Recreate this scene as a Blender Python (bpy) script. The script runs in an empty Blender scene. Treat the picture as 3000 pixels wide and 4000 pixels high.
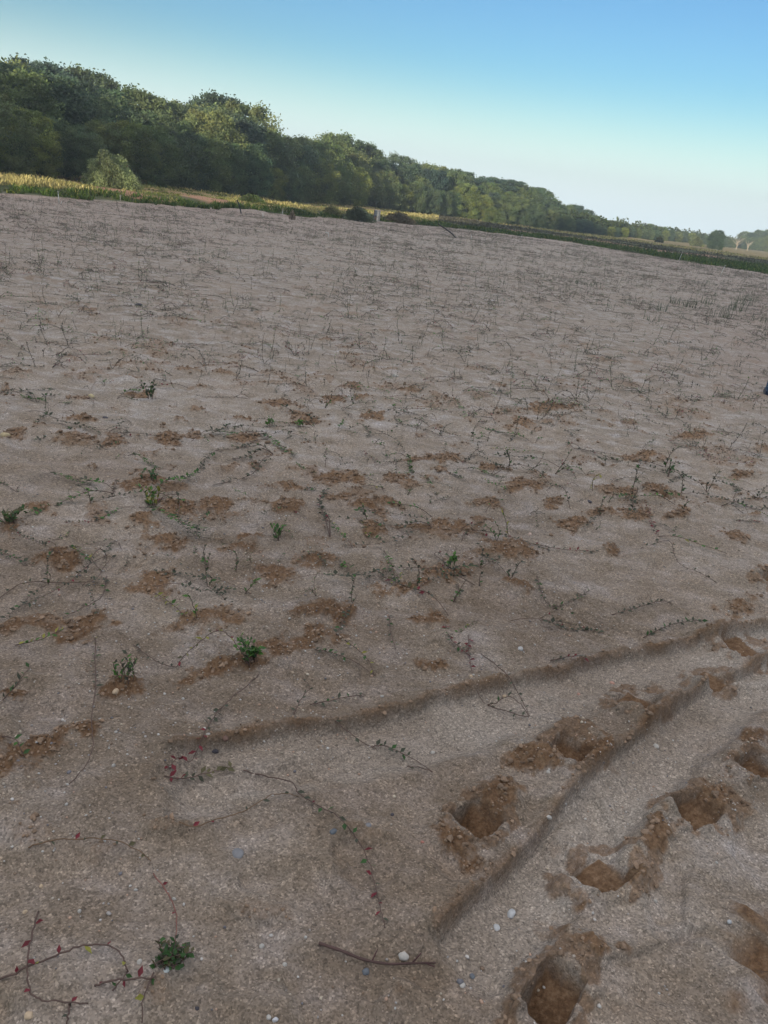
import bpy, math, random
import numpy as np
from mathutils import Vector, Matrix, noise as mn
R = math.radians
random.seed(7); RNG = np.random.default_rng(7)
sc = bpy.context.scene
col = sc.collection

# ------------------------------------------------------------------ camera
FPX = 2950.0; CAMH = 1.65; PITCH = R(22.55); ROLL = R(7.4)
Fw = Vector((0, math.cos(PITCH), -math.sin(PITCH)))
U0 = Vector((0, math.sin(PITCH), math.cos(PITCH))); R0 = Vector((1, 0, 0))
Ri = R0*math.cos(ROLL) + U0*math.sin(ROLL)
Ui = U0*math.cos(ROLL) - R0*math.sin(ROLL)
cam = bpy.data.cameras.new('camera'); camo = bpy.data.objects.new('camera', cam); col.objects.link(camo)
cam.sensor_fit = 'VERTICAL'; cam.sensor_height = 24.0; cam.lens = 24.0*FPX/4000.0
cam.clip_start = 0.05; cam.clip_end = 9000
camo.matrix_world = Matrix(((Ri.x, Ui.x, -Fw.x, 0), (Ri.y, Ui.y, -Fw.y, 0), (Ri.z, Ui.z, -Fw.z, CAMH), (0, 0, 0, 1)))
sc.camera = camo

# ------------------------------------------------------------------ sky and sun
SUN_EL = R(6.5); SUN_AZ = R(199.0)          # azimuth clockwise from +Y, where the sun stands
world = bpy.data.worlds.new('World'); sc.world = world; world.use_nodes = True
wn = world.node_tree; bg = wn.nodes['Background']
sky = wn.nodes.new('ShaderNodeTexSky'); sky.sky_type = 'NISHITA'; sky.sun_disc = False
sky.sun_elevation = SUN_EL; sky.sun_rotation = SUN_AZ
sky.air_density = 1.0; sky.dust_density = 0.6; sky.ozone_density = 1.6; sky.altitude = 0
wmin = wn.nodes.new('ShaderNodeVectorMath'); wmin.operation = 'MINIMUM'; wmin.inputs[1].default_value = (11, 10.5, 9.5); wn.links.new(sky.outputs[0], wmin.inputs[0])
gm = wn.nodes.new('ShaderNodeGamma'); gm.inputs[1].default_value = 1.6; wn.links.new(wmin.outputs[0], gm.inputs[0])
tn = wn.nodes.new('ShaderNodeMix'); tn.data_type = 'RGBA'; tn.blend_type = 'MULTIPLY'; tn.inputs[0].default_value = 1; tn.inputs[7].default_value = (0.20, 0.28, 0.365, 1)
wn.links.new(gm.outputs[0], tn.inputs[6])
# a sheet of thin bright cloud overhead, added out of view to fill the shaded ground with light
tc = wn.nodes.new('ShaderNodeTexCoord'); sx = wn.nodes.new('ShaderNodeSeparateXYZ'); wn.links.new(tc.outputs['Generated'], sx.inputs[0])
nz = wn.nodes.new('ShaderNodeTexNoise'); nz.inputs['Scale'].default_value = 3; nz.inputs['Detail'].default_value = 6; wn.links.new(tc.outputs['Generated'], nz.inputs['Vector'])
ad = wn.nodes.new('ShaderNodeMath'); ad.operation = 'MULTIPLY_ADD'; wn.links.new(nz.outputs[0], ad.inputs[0]); ad.inputs[1].default_value = 0.12; wn.links.new(sx.outputs['Z'], ad.inputs[2])
mr = wn.nodes.new('ShaderNodeMapRange'); mr.interpolation_type = 'SMOOTHSTEP'; mr.inputs['From Min'].default_value = 0.46; mr.inputs['From Max'].default_value = 0.72; wn.links.new(ad.outputs[0], mr.inputs['Value'])
cl_ = wn.nodes.new('ShaderNodeMix'); cl_.data_type = 'RGBA'; wn.links.new(mr.outputs[0], cl_.inputs[0]); hz = wn.nodes.new('ShaderNodeMapRange'); hz.interpolation_type = 'SMOOTHERSTEP'; hz.inputs['From Min'].default_value = 0.17; hz.inputs['From Max'].default_value = -0.02; wn.links.new(sx.outputs['Z'], hz.inputs['Value'])
hm = wn.nodes.new('ShaderNodeMix'); hm.data_type = 'RGBA'; wn.links.new(hz.outputs[0], hm.inputs[0]); wn.links.new(tn.outputs[2], hm.inputs[6]); hm.inputs[7].default_value = (4.6, 5.4, 5.65, 1)
wn.links.new(hm.outputs[2], cl_.inputs[6]); cl_.inputs[7].default_value = (4.25, 4.2, 4.3, 1)
wn.links.new(cl_.outputs[2], bg.inputs[0]); bg.inputs[1].default_value = 0.15
sun = bpy.data.lights.new('sun', 'SUN'); sun.energy = 5.0; sun.angle = R(0.5); sun.color = (1.0, 0.86, 0.66)
suno = bpy.data.objects.new('sun', sun); col.objects.link(suno)
sdir = Vector((math.sin(SUN_AZ)*math.cos(SUN_EL), math.cos(SUN_AZ)*math.cos(SUN_EL), math.sin(SUN_EL)))
suno.rotation_euler = sdir.to_track_quat('Z', 'Y').to_euler()
suno.location = (0, -5, 30)
vs = sc.view_settings; vs.view_transform = 'Standard'; vs.look = 'None'; vs.gamma = 1; vs.use_curve_mapping = False
vs.exposure = 0.8
sc.render.film_transparent = False
sc.cycles.max_bounces = 6; sc.cycles.diffuse_bounces = 3; sc.cycles.transparent_max_bounces = 8

# ------------------------------------------------------------------ numpy noise
def _hash(ix, iy, seed):
    h = (ix.astype(np.int64)*374761393 + iy.astype(np.int64)*668265263 + seed*974634777) & 0xFFFFFFFF
    h = ((h ^ (h >> 13))*1274126177) & 0xFFFFFFFF
    return ((h ^ (h >> 16)) & 0xFFFFFF)/float(0xFFFFFF)
def vnoise(x, y, seed=0):
    ix = np.floor(x); iy = np.floor(y); fx = x-ix; fy = y-iy
    fx = fx*fx*fx*(fx*(fx*6-15)+10); fy = fy*fy*fy*(fy*(fy*6-15)+10)
    a = _hash(ix, iy, seed); b = _hash(ix+1, iy, seed); c = _hash(ix, iy+1, seed); d = _hash(ix+1, iy+1, seed)
    return (a+(b-a)*fx)*(1-fy) + (c+(d-c)*fx)*fy - 0.5
def fbm(x, y, octs=4, seed=0, rough=0.5):
    s = 0; a = 1.0; f = 1.0
    for k in range(octs):
        ca, sa = math.cos(0.7*k+seed), math.sin(0.7*k+seed)
        s = s + a*vnoise((x*ca - y*sa)*f + 17.3*k, (x*sa + y*ca)*f - 9.1*k, seed+k)
        a *= rough; f *= 2.03
    return s
def sst(a, b, x):
    t = np.clip((x-a)/(b-a), 0, 1); return t*t*(3-2*t)

# ------------------------------------------------------------------ where things stand
def ray(px, py):
    return Fw*FPX + Ri*(px-1500.0) - Ui*(py-2000.0)
def at(px, py, z=0.0):
    d = ray(px, py); t = (z-CAMH)/d.z
    return Vector((d.x*t, d.y*t, z))
def azof(px): 
    d = ray(px, horizon(px)); return math.atan2(d.x, d.y)
def horizon(px): return 765 + (px-1500)*math.tan(ROLL)
def polar(az, D): return D*math.sin(az), D*math.cos(az)

# field edge: distance from the standpoint as a function of azimuth
_ed = [at(*p) for p in ((-300, 745), (0, 756), (500, 792), (900, 822), (1200, 848), (1450, 862), (1800, 893), (2200, 940), (2650, 1015), (3000, 1068), (3400, 1135))]
ED_AZ = [-math.pi, -2.3, -1.4] + [math.atan2(p.x, p.y) for p in _ed] + [1.4, 2.3, math.pi]
ED_R = [9, 10, 22] + [math.hypot(p.x, p.y) for p in _ed] + [40, 12, 9]
def edge_r(az): return np.interp(az, ED_AZ, ED_R)
# foot of the wood: (photo column, distance)
WOOD = [(-400, 40), (0, 46), (250, 50), (420, 53), (600, 54), (1000, 61), (1400, 86), (1800, 104), (2200, 116), (2400, 132), (2600, 175), (3000, 260), (3400, 300)]
BANK_AZ = [-math.pi, -1.2, -0.5, -0.2, 0.05, 0.2, 1.0, math.pi]
BANK_Z = [0.4, 0.4, 0.42, 0.35, 0.12, 0.02, 0.0, 0.4]

# wheel ruts (photo points of the scarp line, rut lies to the viewer's side / right side)
def P2(pts): return np.array([[at(*p).x, at(*p).y] for p in pts])
RUTS = [
  # pts, side(+1 rut on the right when walking along), ridge height, depth, width
  (P2([(590, 2960), (780, 2925), (1000, 2880), (1250, 2835), (1500, 2785), (1800, 2705), (2100, 2630), (2400, 2570), (2700, 2500), (3000, 2440), (3300, 2400)]), 1, 0.026, 0.030, 0.31),
  (P2([(1640, 3700), (1750, 3600), (1900, 3450), (2050, 3300), (2180, 3160), (2260, 3060), (2420, 2930), (2600, 2790), (2760, 2680), (3000, 2560), (3300, 2460)]), 1, 0.026, 0.032, 0.24),
  (P2([(1950, 4000), (2300, 3780), (2700, 3620), (3100, 3560)]), 1, 0.010, 0.012, 0.30),
  (P2([(2340, 3080), (2400, 3180), (2440, 3300), (2420, 3380)]), 1, 0.008, 0.012, 0.10),
  (P2([(2700, 3400), (2680, 3560), (2720, 3700)]), 1, 0.008, 0.012, 0.12),
  (P2([(600, 3000), (590, 3060), (640, 3120), (760, 3140), (1000, 3085), (1300, 3020), (1600, 2960)]), -1, 0.010, 0.012, 0.10),
]
# boot-heel holes: wall line A->B (photo), length away from the wall (m), depth (m)
HOLES = [((1762, 3195), (1875, 3285), .125, .060), ((2128, 2935), (2245, 3015), .12, .045), ((2395, 2722), (2505, 2795), .13, .040),
  ((2812, 2480), (2900, 2560), .12, .028), ((2700, 2630), (2790, 2690), .11, .032), ((2235, 3375), (2345, 3500), .13, .055),
  ((2600, 3145), (2705, 3245), .14, .050), ((2860, 2990), (2960, 3060), .13, .045), ((2905, 3780), (3010, 3860), .15, .060),
  ((2030, 3920), (2170, 4030), .15, .065), ((2960, 2250), (3050, 2310), .13, .03), ((2530, 1920), (2590, 1960), .1, .02)]
HB = []
for A, B, w, d in HOLES:
    a = at(*A); b = at(*B); HB.append((np.array([a.x, a.y]), np.array([b.x, b.y]), w, d))
# patches of loose damp sand: centre, half sizes (photo px), tilt (deg, up to the right)
PATCH = [(230, 2185, 95, 42, 10), (95, 2440, 125, 42, 8), (320, 2450, 130, 55, 10), (620, 2285, 125, 55, 5), (830, 2415, 190, 42, 12),
  (1070, 2250, 85, 52, -8), (1250, 2200, 90, 34, 0), (900, 2600, 210, 42, 16), (1200, 2490, 180, 55, 16), (1270, 2390, 120, 50, 5), (1590, 2290, 130, 44, 10),
  (1740, 2235, 110, 40, -12), (1975, 2155, 110, 44, -8), (480, 2690, 95, 42, 5), (60, 2735, 90, 45, 5), (50, 3000, 130, 110, -10), (270, 2880, 110, 45, 15),
  (200, 2910, 120, 50, 10), (670, 1722, 55, 22, 0), (440, 1735, 60, 24, 0), (60, 1700, 70, 28, 10), (960, 1715, 80, 28, -5), (1080, 1585, 80, 22, 0), (1300, 1555, 60, 18, 0),
  (1600, 1530, 50, 16, 0), (1470, 1630, 60, 20, 0), (1200, 1640, 90, 22, -4), (2030, 1655, 60, 24, 0), (2150, 1590, 110, 20, 0), (1750, 1795, 60, 20, 0), (1560, 1885, 55, 26, 0),
  (1330, 1870, 90, 26, 0), (1420, 1965, 60, 24, 0), (1280, 1870, 60, 22, 0), (1100, 1985, 90, 22, 0), (560, 1900, 110, 30, 8), (700, 1990, 90, 34, -4), (850, 1975, 60, 40, 6),
  (1100, 2000, 80, 25, 0), (1340, 1935, 40, 18, 0), (2440, 1930, 70, 24, 0), (2470, 2015, 80, 26, 4), (2550, 1930, 60, 24, -10), (1790, 2060, 130, 36, -4), (2230, 2065, 60, 34, 0),
  (2010, 2290, 70, 30, -14), (1660, 2420, 90, 40, -5), (1680, 2590, 90, 24, -8), (2900, 2360, 90, 36, 0), (2170, 1970, 50, 22, 0), (2050, 1900, 70, 22, 0), (2520, 1780, 60, 18, 0),
  (1900, 1840, 50, 18, 0), (1640, 1790, 70, 18, 0), (320, 1640, 60, 14, 0), (560, 1545, 60, 14, 0), (760, 1440, 90, 8, 0), (2480, 1800, 80, 22, 0), (2720, 1700, 90, 22, 0),
  (1540, 3900, 110, 75, -15), (640, 3870, 90, 110, -20), (90, 3280, 120, 60, -10), (370, 3340, 60, 55, 0), (640, 3240, 90, 50, 0), (2180, 3600, 95, 50, -35), (2330, 3700, 90, 40, -20),
  (2190, 3290, 45, 35, 0), (2070, 2980, 120, 45, -5), (2330, 2990, 110, 60, -25), (2560, 2840, 70, 30, -20), (1960, 3140, 90, 70, -10), (1780, 3330, 110, 60, -20), (2460, 3420, 80, 60, -30),
  (2230, 3470, 80, 60, -10), (2790, 3160, 70, 70, -30), (2560, 3270, 70, 50, 0), (2270, 3880, 110, 60, -10), (2900, 3700, 60, 90, 0), (2980, 3650, 60, 60, 0), (2480, 3880, 100, 40, -10), (2950, 2900, 60, 50, 0),
  (1430, 3270, 110, 30, -6), (1300, 3380, 50, 40, 0), (2860, 2100, 80, 26, 0), (2640, 2020, 60, 22, 0), (2900, 1860, 60, 20, 0), (2380, 2150, 40, 16, 0), (1000, 3560, 160, 35, -4), (950, 1640, 50, 14, 0),
  (640, 2110, 110, 26, 0), (1000, 2100, 80, 24, 0), (560, 2040, 70, 30, 0), (170, 2000, 80, 24, 0), (40, 2060, 70, 30, 0), (1480, 2080, 60, 26, 0), (1130, 1900, 60, 18, 0), (2350, 2010, 60, 18, 0)]
PB = []
for cx, cy, rx, ry, tl in PATCH:
    c = at(cx, cy); t = math.radians(tl)
    e1 = at(cx+rx*math.cos(t), cy-rx*math.sin(t)) - c; e2 = at(cx+ry*math.sin(t), cy+ry*math.cos(t)) - c
    M = np.array([[e1.x, e2.x], [e1.y, e2.y]])*1.12; PB.append((np.array([c.x, c.y]), np.linalg.inv(M), max(e1.length, e2.length)))
NHAND = len(PB)
for k in range(330):                                              # smaller scuffs in loose rows between them
    row = random.uniform(0, 13); y = 3.3+row*.62+random.gauss(0, .10)+(row**2)*.012; x = random.uniform(-.56, .56)*y
    if x > .55 and y < 4.2: continue
    s1 = random.uniform(.05, .17); s2 = s1*random.uniform(.4, .9); t = random.gauss(.15, .4)
    M = np.array([[s1*math.cos(t), -s2*math.sin(t)], [s1*math.sin(t), s2*math.cos(t)]])
    PB.append((np.array([x, y+.12*x]), np.linalg.inv(M), s1))
STR = [random.uniform(.95, 1.12) if q[1] < 3150 or (q[0] > 1500 and q[1] < 3800) else .45 for q in PATCH] + [random.uniform(.35, .95) for k in range(len(PB)-NHAND)]
# more of them scattered at random beyond
for k in range(420):
    r = 6.5 + 30*random.random()**1.5; a = random.uniform(-0.62, 0.62)
    s1 = random.uniform(.10, .26); s2 = s1*random.uniform(.6, 1.1); t = random.uniform(0, 3.1)
    M = np.array([[s1*math.cos(t), -s2*math.sin(t)], [s1*math.sin(t), s2*math.cos(t)]])
    PB.append((np.array([r*math.sin(a), r*math.cos(a)]), np.linalg.inv(M), s1))

def polyd(x, y, P):
    best = np.full(x.shape, 1e9); sg = np.ones_like(x); tt = np.zeros_like(x)
    n = len(P)-1
    for i in range(n):
        a = P[i]; d = P[i+1]-a; L2 = d@d
        t = np.clip(((x-a[0])*d[0] + (y-a[1])*d[1])/L2, 0, 1)
        qx = x-a[0]-t*d[0]; qy = y-a[1]-t*d[1]; q = np.hypot(qx, qy)
        m = q < best
        best = np.where(m, q, best); sg = np.where(m, np.sign(qx*d[1]-qy*d[0]), sg); tt = np.where(m, (i+t)/n, tt)
    return best*sg, tt

def ground(x, y, full=True):
    """height, damp, smooth, grass, gold, bare for arrays of positions"""
    x = np.asarray(x, float); y = np.asarray(y, float)
    az = np.arctan2(x, y); r = np.hypot(x, y)
    s = r - edge_r(az) + 0.5*fbm(x*0.5, y*0.5, 2, 5)
    z = np.interp(az, BANK_AZ, BANK_Z)*sst(0.2, 4.5, s)
    z = z + 0.12*sst(2, 12, s)*fbm(x*0.15, y*0.15, 3, 9)*2
    z = z - 0.10*sst(-1.2, 0.0, s)*(1-sst(0.2, 1.4, s))*sst(-.1, .2, az)
    z = z + 5.0*sst(-50, -85, y)                    # unseen rise behind the standpoint, added to lift the shading trees
    near = 1-sst(-0.5, 0.6, s)
    z = z + near*(0.030*fbm(x*1.1, y*1.6, 3, 2) + 0.016*fbm(x*.9, y*4.2, 3, 16) + 0.024*fbm(x*3.2, y*4.5, 3, 3) - 0.016*sst(.12, .42, fbm(x*5.5, y*5.5, 3, 14)) + 0.010*sst(.1, .4, fbm(x*8, y*8, 3, 15)))
    damp = np.zeros_like(x); smooth = np.zeros_like(x); ped = np.zeros_like(x); pale = np.zeros_like(x)
    wx = x + 0.05*fbm(x*9, y*9, 3, 21); wy = y + 0.05*fbm(x*9+50, y*9, 3, 22)
    if full:
        for ip, (c, Mi, rad) in enumerate(PB):
            m = np.abs(x-c[0]) < rad*1.9
            m &= np.abs(y-c[1]) < rad*1.9
            idx = np.nonzero(m)[0]
            if not len(idx): continue
            dx = wx[idx]-c[0]; dy = wy[idx]-c[1]
            u = Mi[0, 0]*dx+Mi[0, 1]*dy; v = Mi[1, 0]*dx+Mi[1, 1]*dy
            q = np.sqrt(u*u+v*v)
            w = (1-sst(0.32, 1.2, q + 0.75*fbm(x[idx]*16, y[idx]*16, 4, 31, .6)))*(STR[ip] if ip < len(STR) else .6)
            damp[idx] = np.maximum(damp[idx], w)
            ped[idx] = np.maximum(ped[idx], 1-sst(0.2, 1.3, q))
        z = z + ped*0.022*(0.6+1.2*fbm(x*7, y*7, 2, 33))
        for (P, side, rh, dp, w) in RUTS:
            lo = P.min(0)-0.6; hi = P.max(0)+0.6
            idx = np.nonzero((x > lo[0]) & (x < hi[0]) & (y > lo[1]) & (y < hi[1]))[0]
            if not len(idx): continue
            d, t = polyd(x[idx] + 0.012*fbm(x[idx]*12, y[idx]*12, 3, 41), y[idx] + 0.012*fbm(x[idx]*12+9, y[idx]*12, 3, 42), P)
            d = d*side
            endf = sst(0, 0.06, t)*(1-sst(0.94, 1.0, t))
            prof = rh*np.exp(-np.where(d < 0, (d/0.055)**2, (d/0.012)**2))
            fl = sst(-0.004, 0.020, d)*(1-sst(w*0.72, w, d))
            prof = prof - dp*fl + 0.45*dp*np.exp(-((d-w*1.02)/0.028)**2)
            z[idx] += prof*endf
            damp[idx] = np.maximum(damp[idx], endf*.85*min(1, rh/0.024)*np.exp(-((d-0.002)/0.034)**2)*(0.85+0.5*fbm(x[idx]*10, y[idx]*10, 3, 44)))
            damp[idx] *= 1-0.55*fl*endf
            smooth[idx] = np.maximum(smooth[idx], 0.6*fl*endf); pale[idx] = np.maximum(pale[idx], fl*endf*(rh > .015))
        # tyre lugs pressed into the sand
        c = at(2260, 2420); ux, uy = x-c.x, y-c.y
        w = np.exp(-(ux/0.55)**2-(uy/0.28)**2)
        z = z + 0.012*w*np.sin((ux*0.75+uy*0.9)*2*np.pi/0.062)*(0.6+fbm(x*6, y*6, 2, 46))
        c = at(560, 2170); ux, uy = x-c.x, y-c.y
        w = np.exp(-(ux/0.25)**2-(uy/0.22)**2)
        z = z + 0.006*w*np.sin((ux*0.95-uy*0.2)*2*np.pi/0.05)
        # round bucket-foot print
        c = at(1430, 3370); d = np.hypot(x-c.x, (y-c.y)*1.0)
        z = z - 0.012*(1-sst(0.080, 0.110, d+.02*fbm(x*12, y*12, 2, 47))) + 0.012*np.exp(-((d-0.118)/0.022)**2)*sst(-.06, .1, -(x-c.x))
        smooth = np.maximum(smooth, 0.5*(1-sst(0.085, 0.11, d)))
        crumb = damp*(1-smooth)*near
        c1 = fbm(x*26, y*26, 3, 51, 0.6)
        z = z + crumb*(0.020*np.abs(c1) + 0.010*np.abs(fbm(x*75, y*75, 2, 52))) 
        z = z + near*(1-smooth)*0.0035*fbm(x*38, y*38, 2, 53)
        for A, B, w, dp in HB:
            dp = dp*1.75
            e = B-A; L = np.hypot(*e); e = e/L; n = np.array([-e[1], e[0]])
            if n[1] < 0: n = -n
            C = (A+B)/2
            idx = np.nonzero((np.abs(x-C[0]) < 0.5) & (np.abs(y-C[1]) < 0.5))[0]
            if not len(idx): continue
            X = x[idx] + 0.010*fbm(x[idx]*30, y[idx]*30, 2, 61); Y = y[idx] + 0.010*fbm(x[idx]*30, y[idx]*30, 2, 62)
            t = ((X-C[0])*e[0] + (Y-C[1])*e[1])/(L/2*1.15); v = (X-C[0])*n[0] + (Y-C[1])*n[1]
            side = 1-sst(0.84, 1.0, np.abs(t))
            inside = sst(-0.006, 0.006, v)*(1-sst(w*0.8, w*1.05, v))*side
            q = np.sqrt((t*0.8)**2 + ((v-w*0.5)/(w*1.1))**2)
            rim = np.exp(-((q-1.0)/0.45)**2)*(1-inside)
            cr = fbm(x[idx]*18, y[idx]*18, 3, 63, 0.6)
            z[idx] += rim*(0.010+0.030*np.abs(cr)) + 0.016*np.exp(-((v+0.035)/0.03)**2)*side
            floor = -dp*(1-0.9*np.clip(v/w, 0, 1)) + 0.002*cr
            z[idx] = z[idx]*(1-inside) + (floor)*inside
            damp[idx] = np.maximum(damp[idx], np.maximum(inside, .75*sst(.22, 1.0, rim*(0.75+1.6*cr)*(1+.6*sst(0, .1, v)))))
            smooth[idx] = np.maximum(smooth[idx], inside)
        # sand spoil heaps by the poles
        for px, py, rx, ry, hh in ((968, 831, 1.9, .8, .20), (1757, 936, 1.3, .5, .12), (1812, 938, 1.1, .5, .10), (1140, 822, .9, .6, .1)):
            c = at(px, py); q = ((x-c.x)/rx)**2+((y-c.y)/ry)**2
            z = z + hh*np.exp(-q*1.6)
    z = z*1.0
    grass = sst(0.0, 0.8, s)
    return z, np.clip(damp, 0, 1), smooth, grass, s, az, r, pale
def gz(x, y):
    return ground(np.atleast_1d(x), np.atleast_1d(y))[0]
def gz1(x, y): return float(gz(np.array([x]), np.array([y]))[0])

# ------------------------------------------------------------------ mesh helpers
def mk(name, V, F, mat=None, parent=None, colr=None, smooth=True, attrs=None):
    me = bpy.data.meshes.new(name)
    V = np.asarray(V, dtype=np.float32).reshape(-1, 3)
    if not isinstance(F, (list, tuple)): F = [F]
    F = [np.asarray(f, dtype=np.int32) for f in F if len(f)]
    loops = np.concatenate([f.ravel() for f in F]); sizes = np.concatenate([np.full(len(f), f.shape[1], dtype=np.int32) for f in F])
    starts = np.concatenate([[0], np.cumsum(sizes)[:-1]]).astype(np.int32)
    me.vertices.add(len(V)); me.vertices.foreach_set('co', V.ravel())
    me.loops.add(len(loops)); me.loops.foreach_set('vertex_index', loops.astype(np.int32))
    me.polygons.add(len(sizes)); me.polygons.foreach_set('loop_start', starts); me.polygons.foreach_set('loop_total', sizes)
    me.polygons.foreach_set('use_smooth', np.full(len(sizes), smooth))
    me.update(calc_edges=True)
    if colr is not None:
        a = me.attributes.new('tint', 'FLOAT_COLOR', 'POINT')
        c = np.ones((len(V), 4), dtype=np.float32); c[:, :3] = np.asarray(colr)[:, :3]
        a.data.foreach_set('color', c.ravel())
    if attrs:
        for k, v in attrs.items():
            a = me.attributes.new(k, 'FLOAT', 'POINT'); a.data.foreach_set('value', np.asarray(v, dtype=np.float32))
    if mat: me.materials.append(mat)
    o = bpy.data.objects.new(name, me); col.objects.link(o)
    if parent: o.parent = parent
    return o
def tag(o, label=None, cat=None, group=None, kind=None):
    if label: o['label'] = label
    if cat: o['category'] = cat
    if group: o['group'] = group
    if kind: o['kind'] = kind
    return o
def empty(name, loc, label=None, cat=None, group=None, rz=0):
    o = bpy.data.objects.new(name, None); col.objects.link(o); o.location = loc; o.rotation_euler = (0, 0, rz)
    o.empty_display_size = 0.1
    return tag(o, label, cat, group)
class MB:
    def __init__(s): s.V = []; s.Q = []; s.T = []; s.C = []; s.n = 0
    def add(s, V, Q=(), T=(), c=(1, 1, 1)):
        V = np.asarray(V, float).reshape(-1, 3)
        if len(Q): s.Q.append(np.asarray(Q, int)+s.n)
        if len(T): s.T.append(np.asarray(T, int)+s.n)
        c = np.asarray(c, float); s.C.append(np.tile(c, (len(V), 1)) if c.ndim == 1 else c)
        s.V.append(V); s.n += len(V)
    def tube(s, P, rad, seg=6, c=(1, 1, 1), cap=True):
        P = np.asarray(P, float); n = len(P); rad = np.broadcast_to(np.asarray(rad, float), (n,))
        T = np.gradient(P, axis=0); T /= np.linalg.norm(T, axis=1)[:, None]+1e-12
        ref = np.array([0, 0, 1.0]) if abs(T[0, 2]) < .9 else np.array([1.0, 0, 0])
        V = []
        for i in range(n):
            u = np.cross(T[i], ref); u /= np.linalg.norm(u)+1e-12; w = np.cross(T[i], u); ref = np.cross(u, T[i])
            a = np.arange(seg)*2*np.pi/seg
            V.append(P[i] + rad[i]*(np.cos(a)[:, None]*u + np.sin(a)[:, None]*w))
        V = np.concatenate(V)
        Q = [(i*seg+j, i*seg+(j+1) % seg, (i+1)*seg+(j+1) % seg, (i+1)*seg+j) for i in range(n-1) for j in range(seg)]
        Tt = []
        if cap:
            V = np.vstack([V, P[0], P[-1]]); a = n*seg
            Tt = [(a, (j+1) % seg, j) for j in range(seg)] + [(a+1, (n-1)*seg+j, (n-1)*seg+(j+1) % seg) for j in range(seg)]
        s.add(V, Q, Tt, c)
    def box(s, c0, sz, rot=None, c=(1, 1, 1), bev=0.004):
        x, y, z = np.asarray(sz)/2; b = min(bev, x*.4, y*.4, z*.4)
        V = []
        for zz, ins in ((-z, b), (-z+b, 0), (z-b, 0), (z, b)):
            X, Y = x-ins, y-ins
            V += [(-X+b, -Y, zz), (X-b, -Y, zz), (X, -Y+b, zz), (X, Y-b, zz), (X-b, Y, zz), (-X+b, Y, zz), (-X, Y-b, zz), (-X, -Y+b, zz)]
        V = np.array(V)
        if rot is not None: V = V @ np.array(rot).T
        V = V + np.asarray(c0)
        Q = [(i*8+j, i*8+(j+1) % 8, (i+1)*8+(j+1) % 8, (i+1)*8+j) for i in range(3) for j in range(8)]
        Q += [(0, 5, 4, 1), (7, 6, 5, 0), (1, 4, 3, 2), (24+0, 24+1, 24+4, 24+5), (24+7, 24+0, 24+5, 24+6), (24+1, 24+2, 24+3, 24+4)]
        s.add(V, Q, (), c)
    def build(s, name, mat, parent=None, smooth=False):
        F = []
        if s.Q: F.append(np.concatenate(s.Q))
        if s.T: F.append(np.concatenate(s.T))
        return mk(name, np.concatenate(s.V), F, mat, parent, np.concatenate(s.C), smooth)

# ------------------------------------------------------------------ materials
def newmat(name):
    m = bpy.data.materials.new(name); m.use_nodes = True; nt = m.node_tree
    return m, nt, nt.nodes, nt.links, nt.nodes['Principled BSDF']
def N(nt, t, **k):
    n = nt.nodes.new(t)
    for a, b in k.items(): setattr(n, a, b)
    return n
def noise_node(nt, scale, detail=4, rough=.5, vec=None):
    n = N(nt, 'ShaderNodeTexNoise'); n.inputs['Scale'].default_value = scale; n.inputs['Detail'].default_value = detail; n.inputs['Roughness'].default_value = rough
    if vec is not None: nt.links.new(vec, n.inputs['Vector'])
    return n
def ramp(nt, src, stops):
    r = N(nt, 'ShaderNodeValToRGB'); e = r.color_ramp.elements
    while len(e) < len(stops): e.new(0.5)
    for i, (p, c) in enumerate(stops):
        e[i].position = p; e[i].color = (c[0], c[1], c[2], 1) if not isinstance(c, (int, float)) else (c, c, c, 1)
    nt.links.new(src, r.inputs[0]); return r.outputs[0]
def mix(nt, f, a, b, typ='MIX'):
    m = N(nt, 'ShaderNodeMix'); m.data_type = 'RGBA'; m.blend_type = typ
    for i, v in ((0, f), (6, a), (7, b)):
        if hasattr(v, 'links'): nt.links.new(v, m.inputs[i])
        elif isinstance(v, (int, float)): m.inputs[i].default_value = v
        else: m.inputs[i].default_value = (*v, 1)
    return m.outputs[2]
def attr(nt, name, out='Fac'):
    a = N(nt, 'ShaderNodeAttribute'); a.attribute_name = name; return a.outputs[out]

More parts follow.
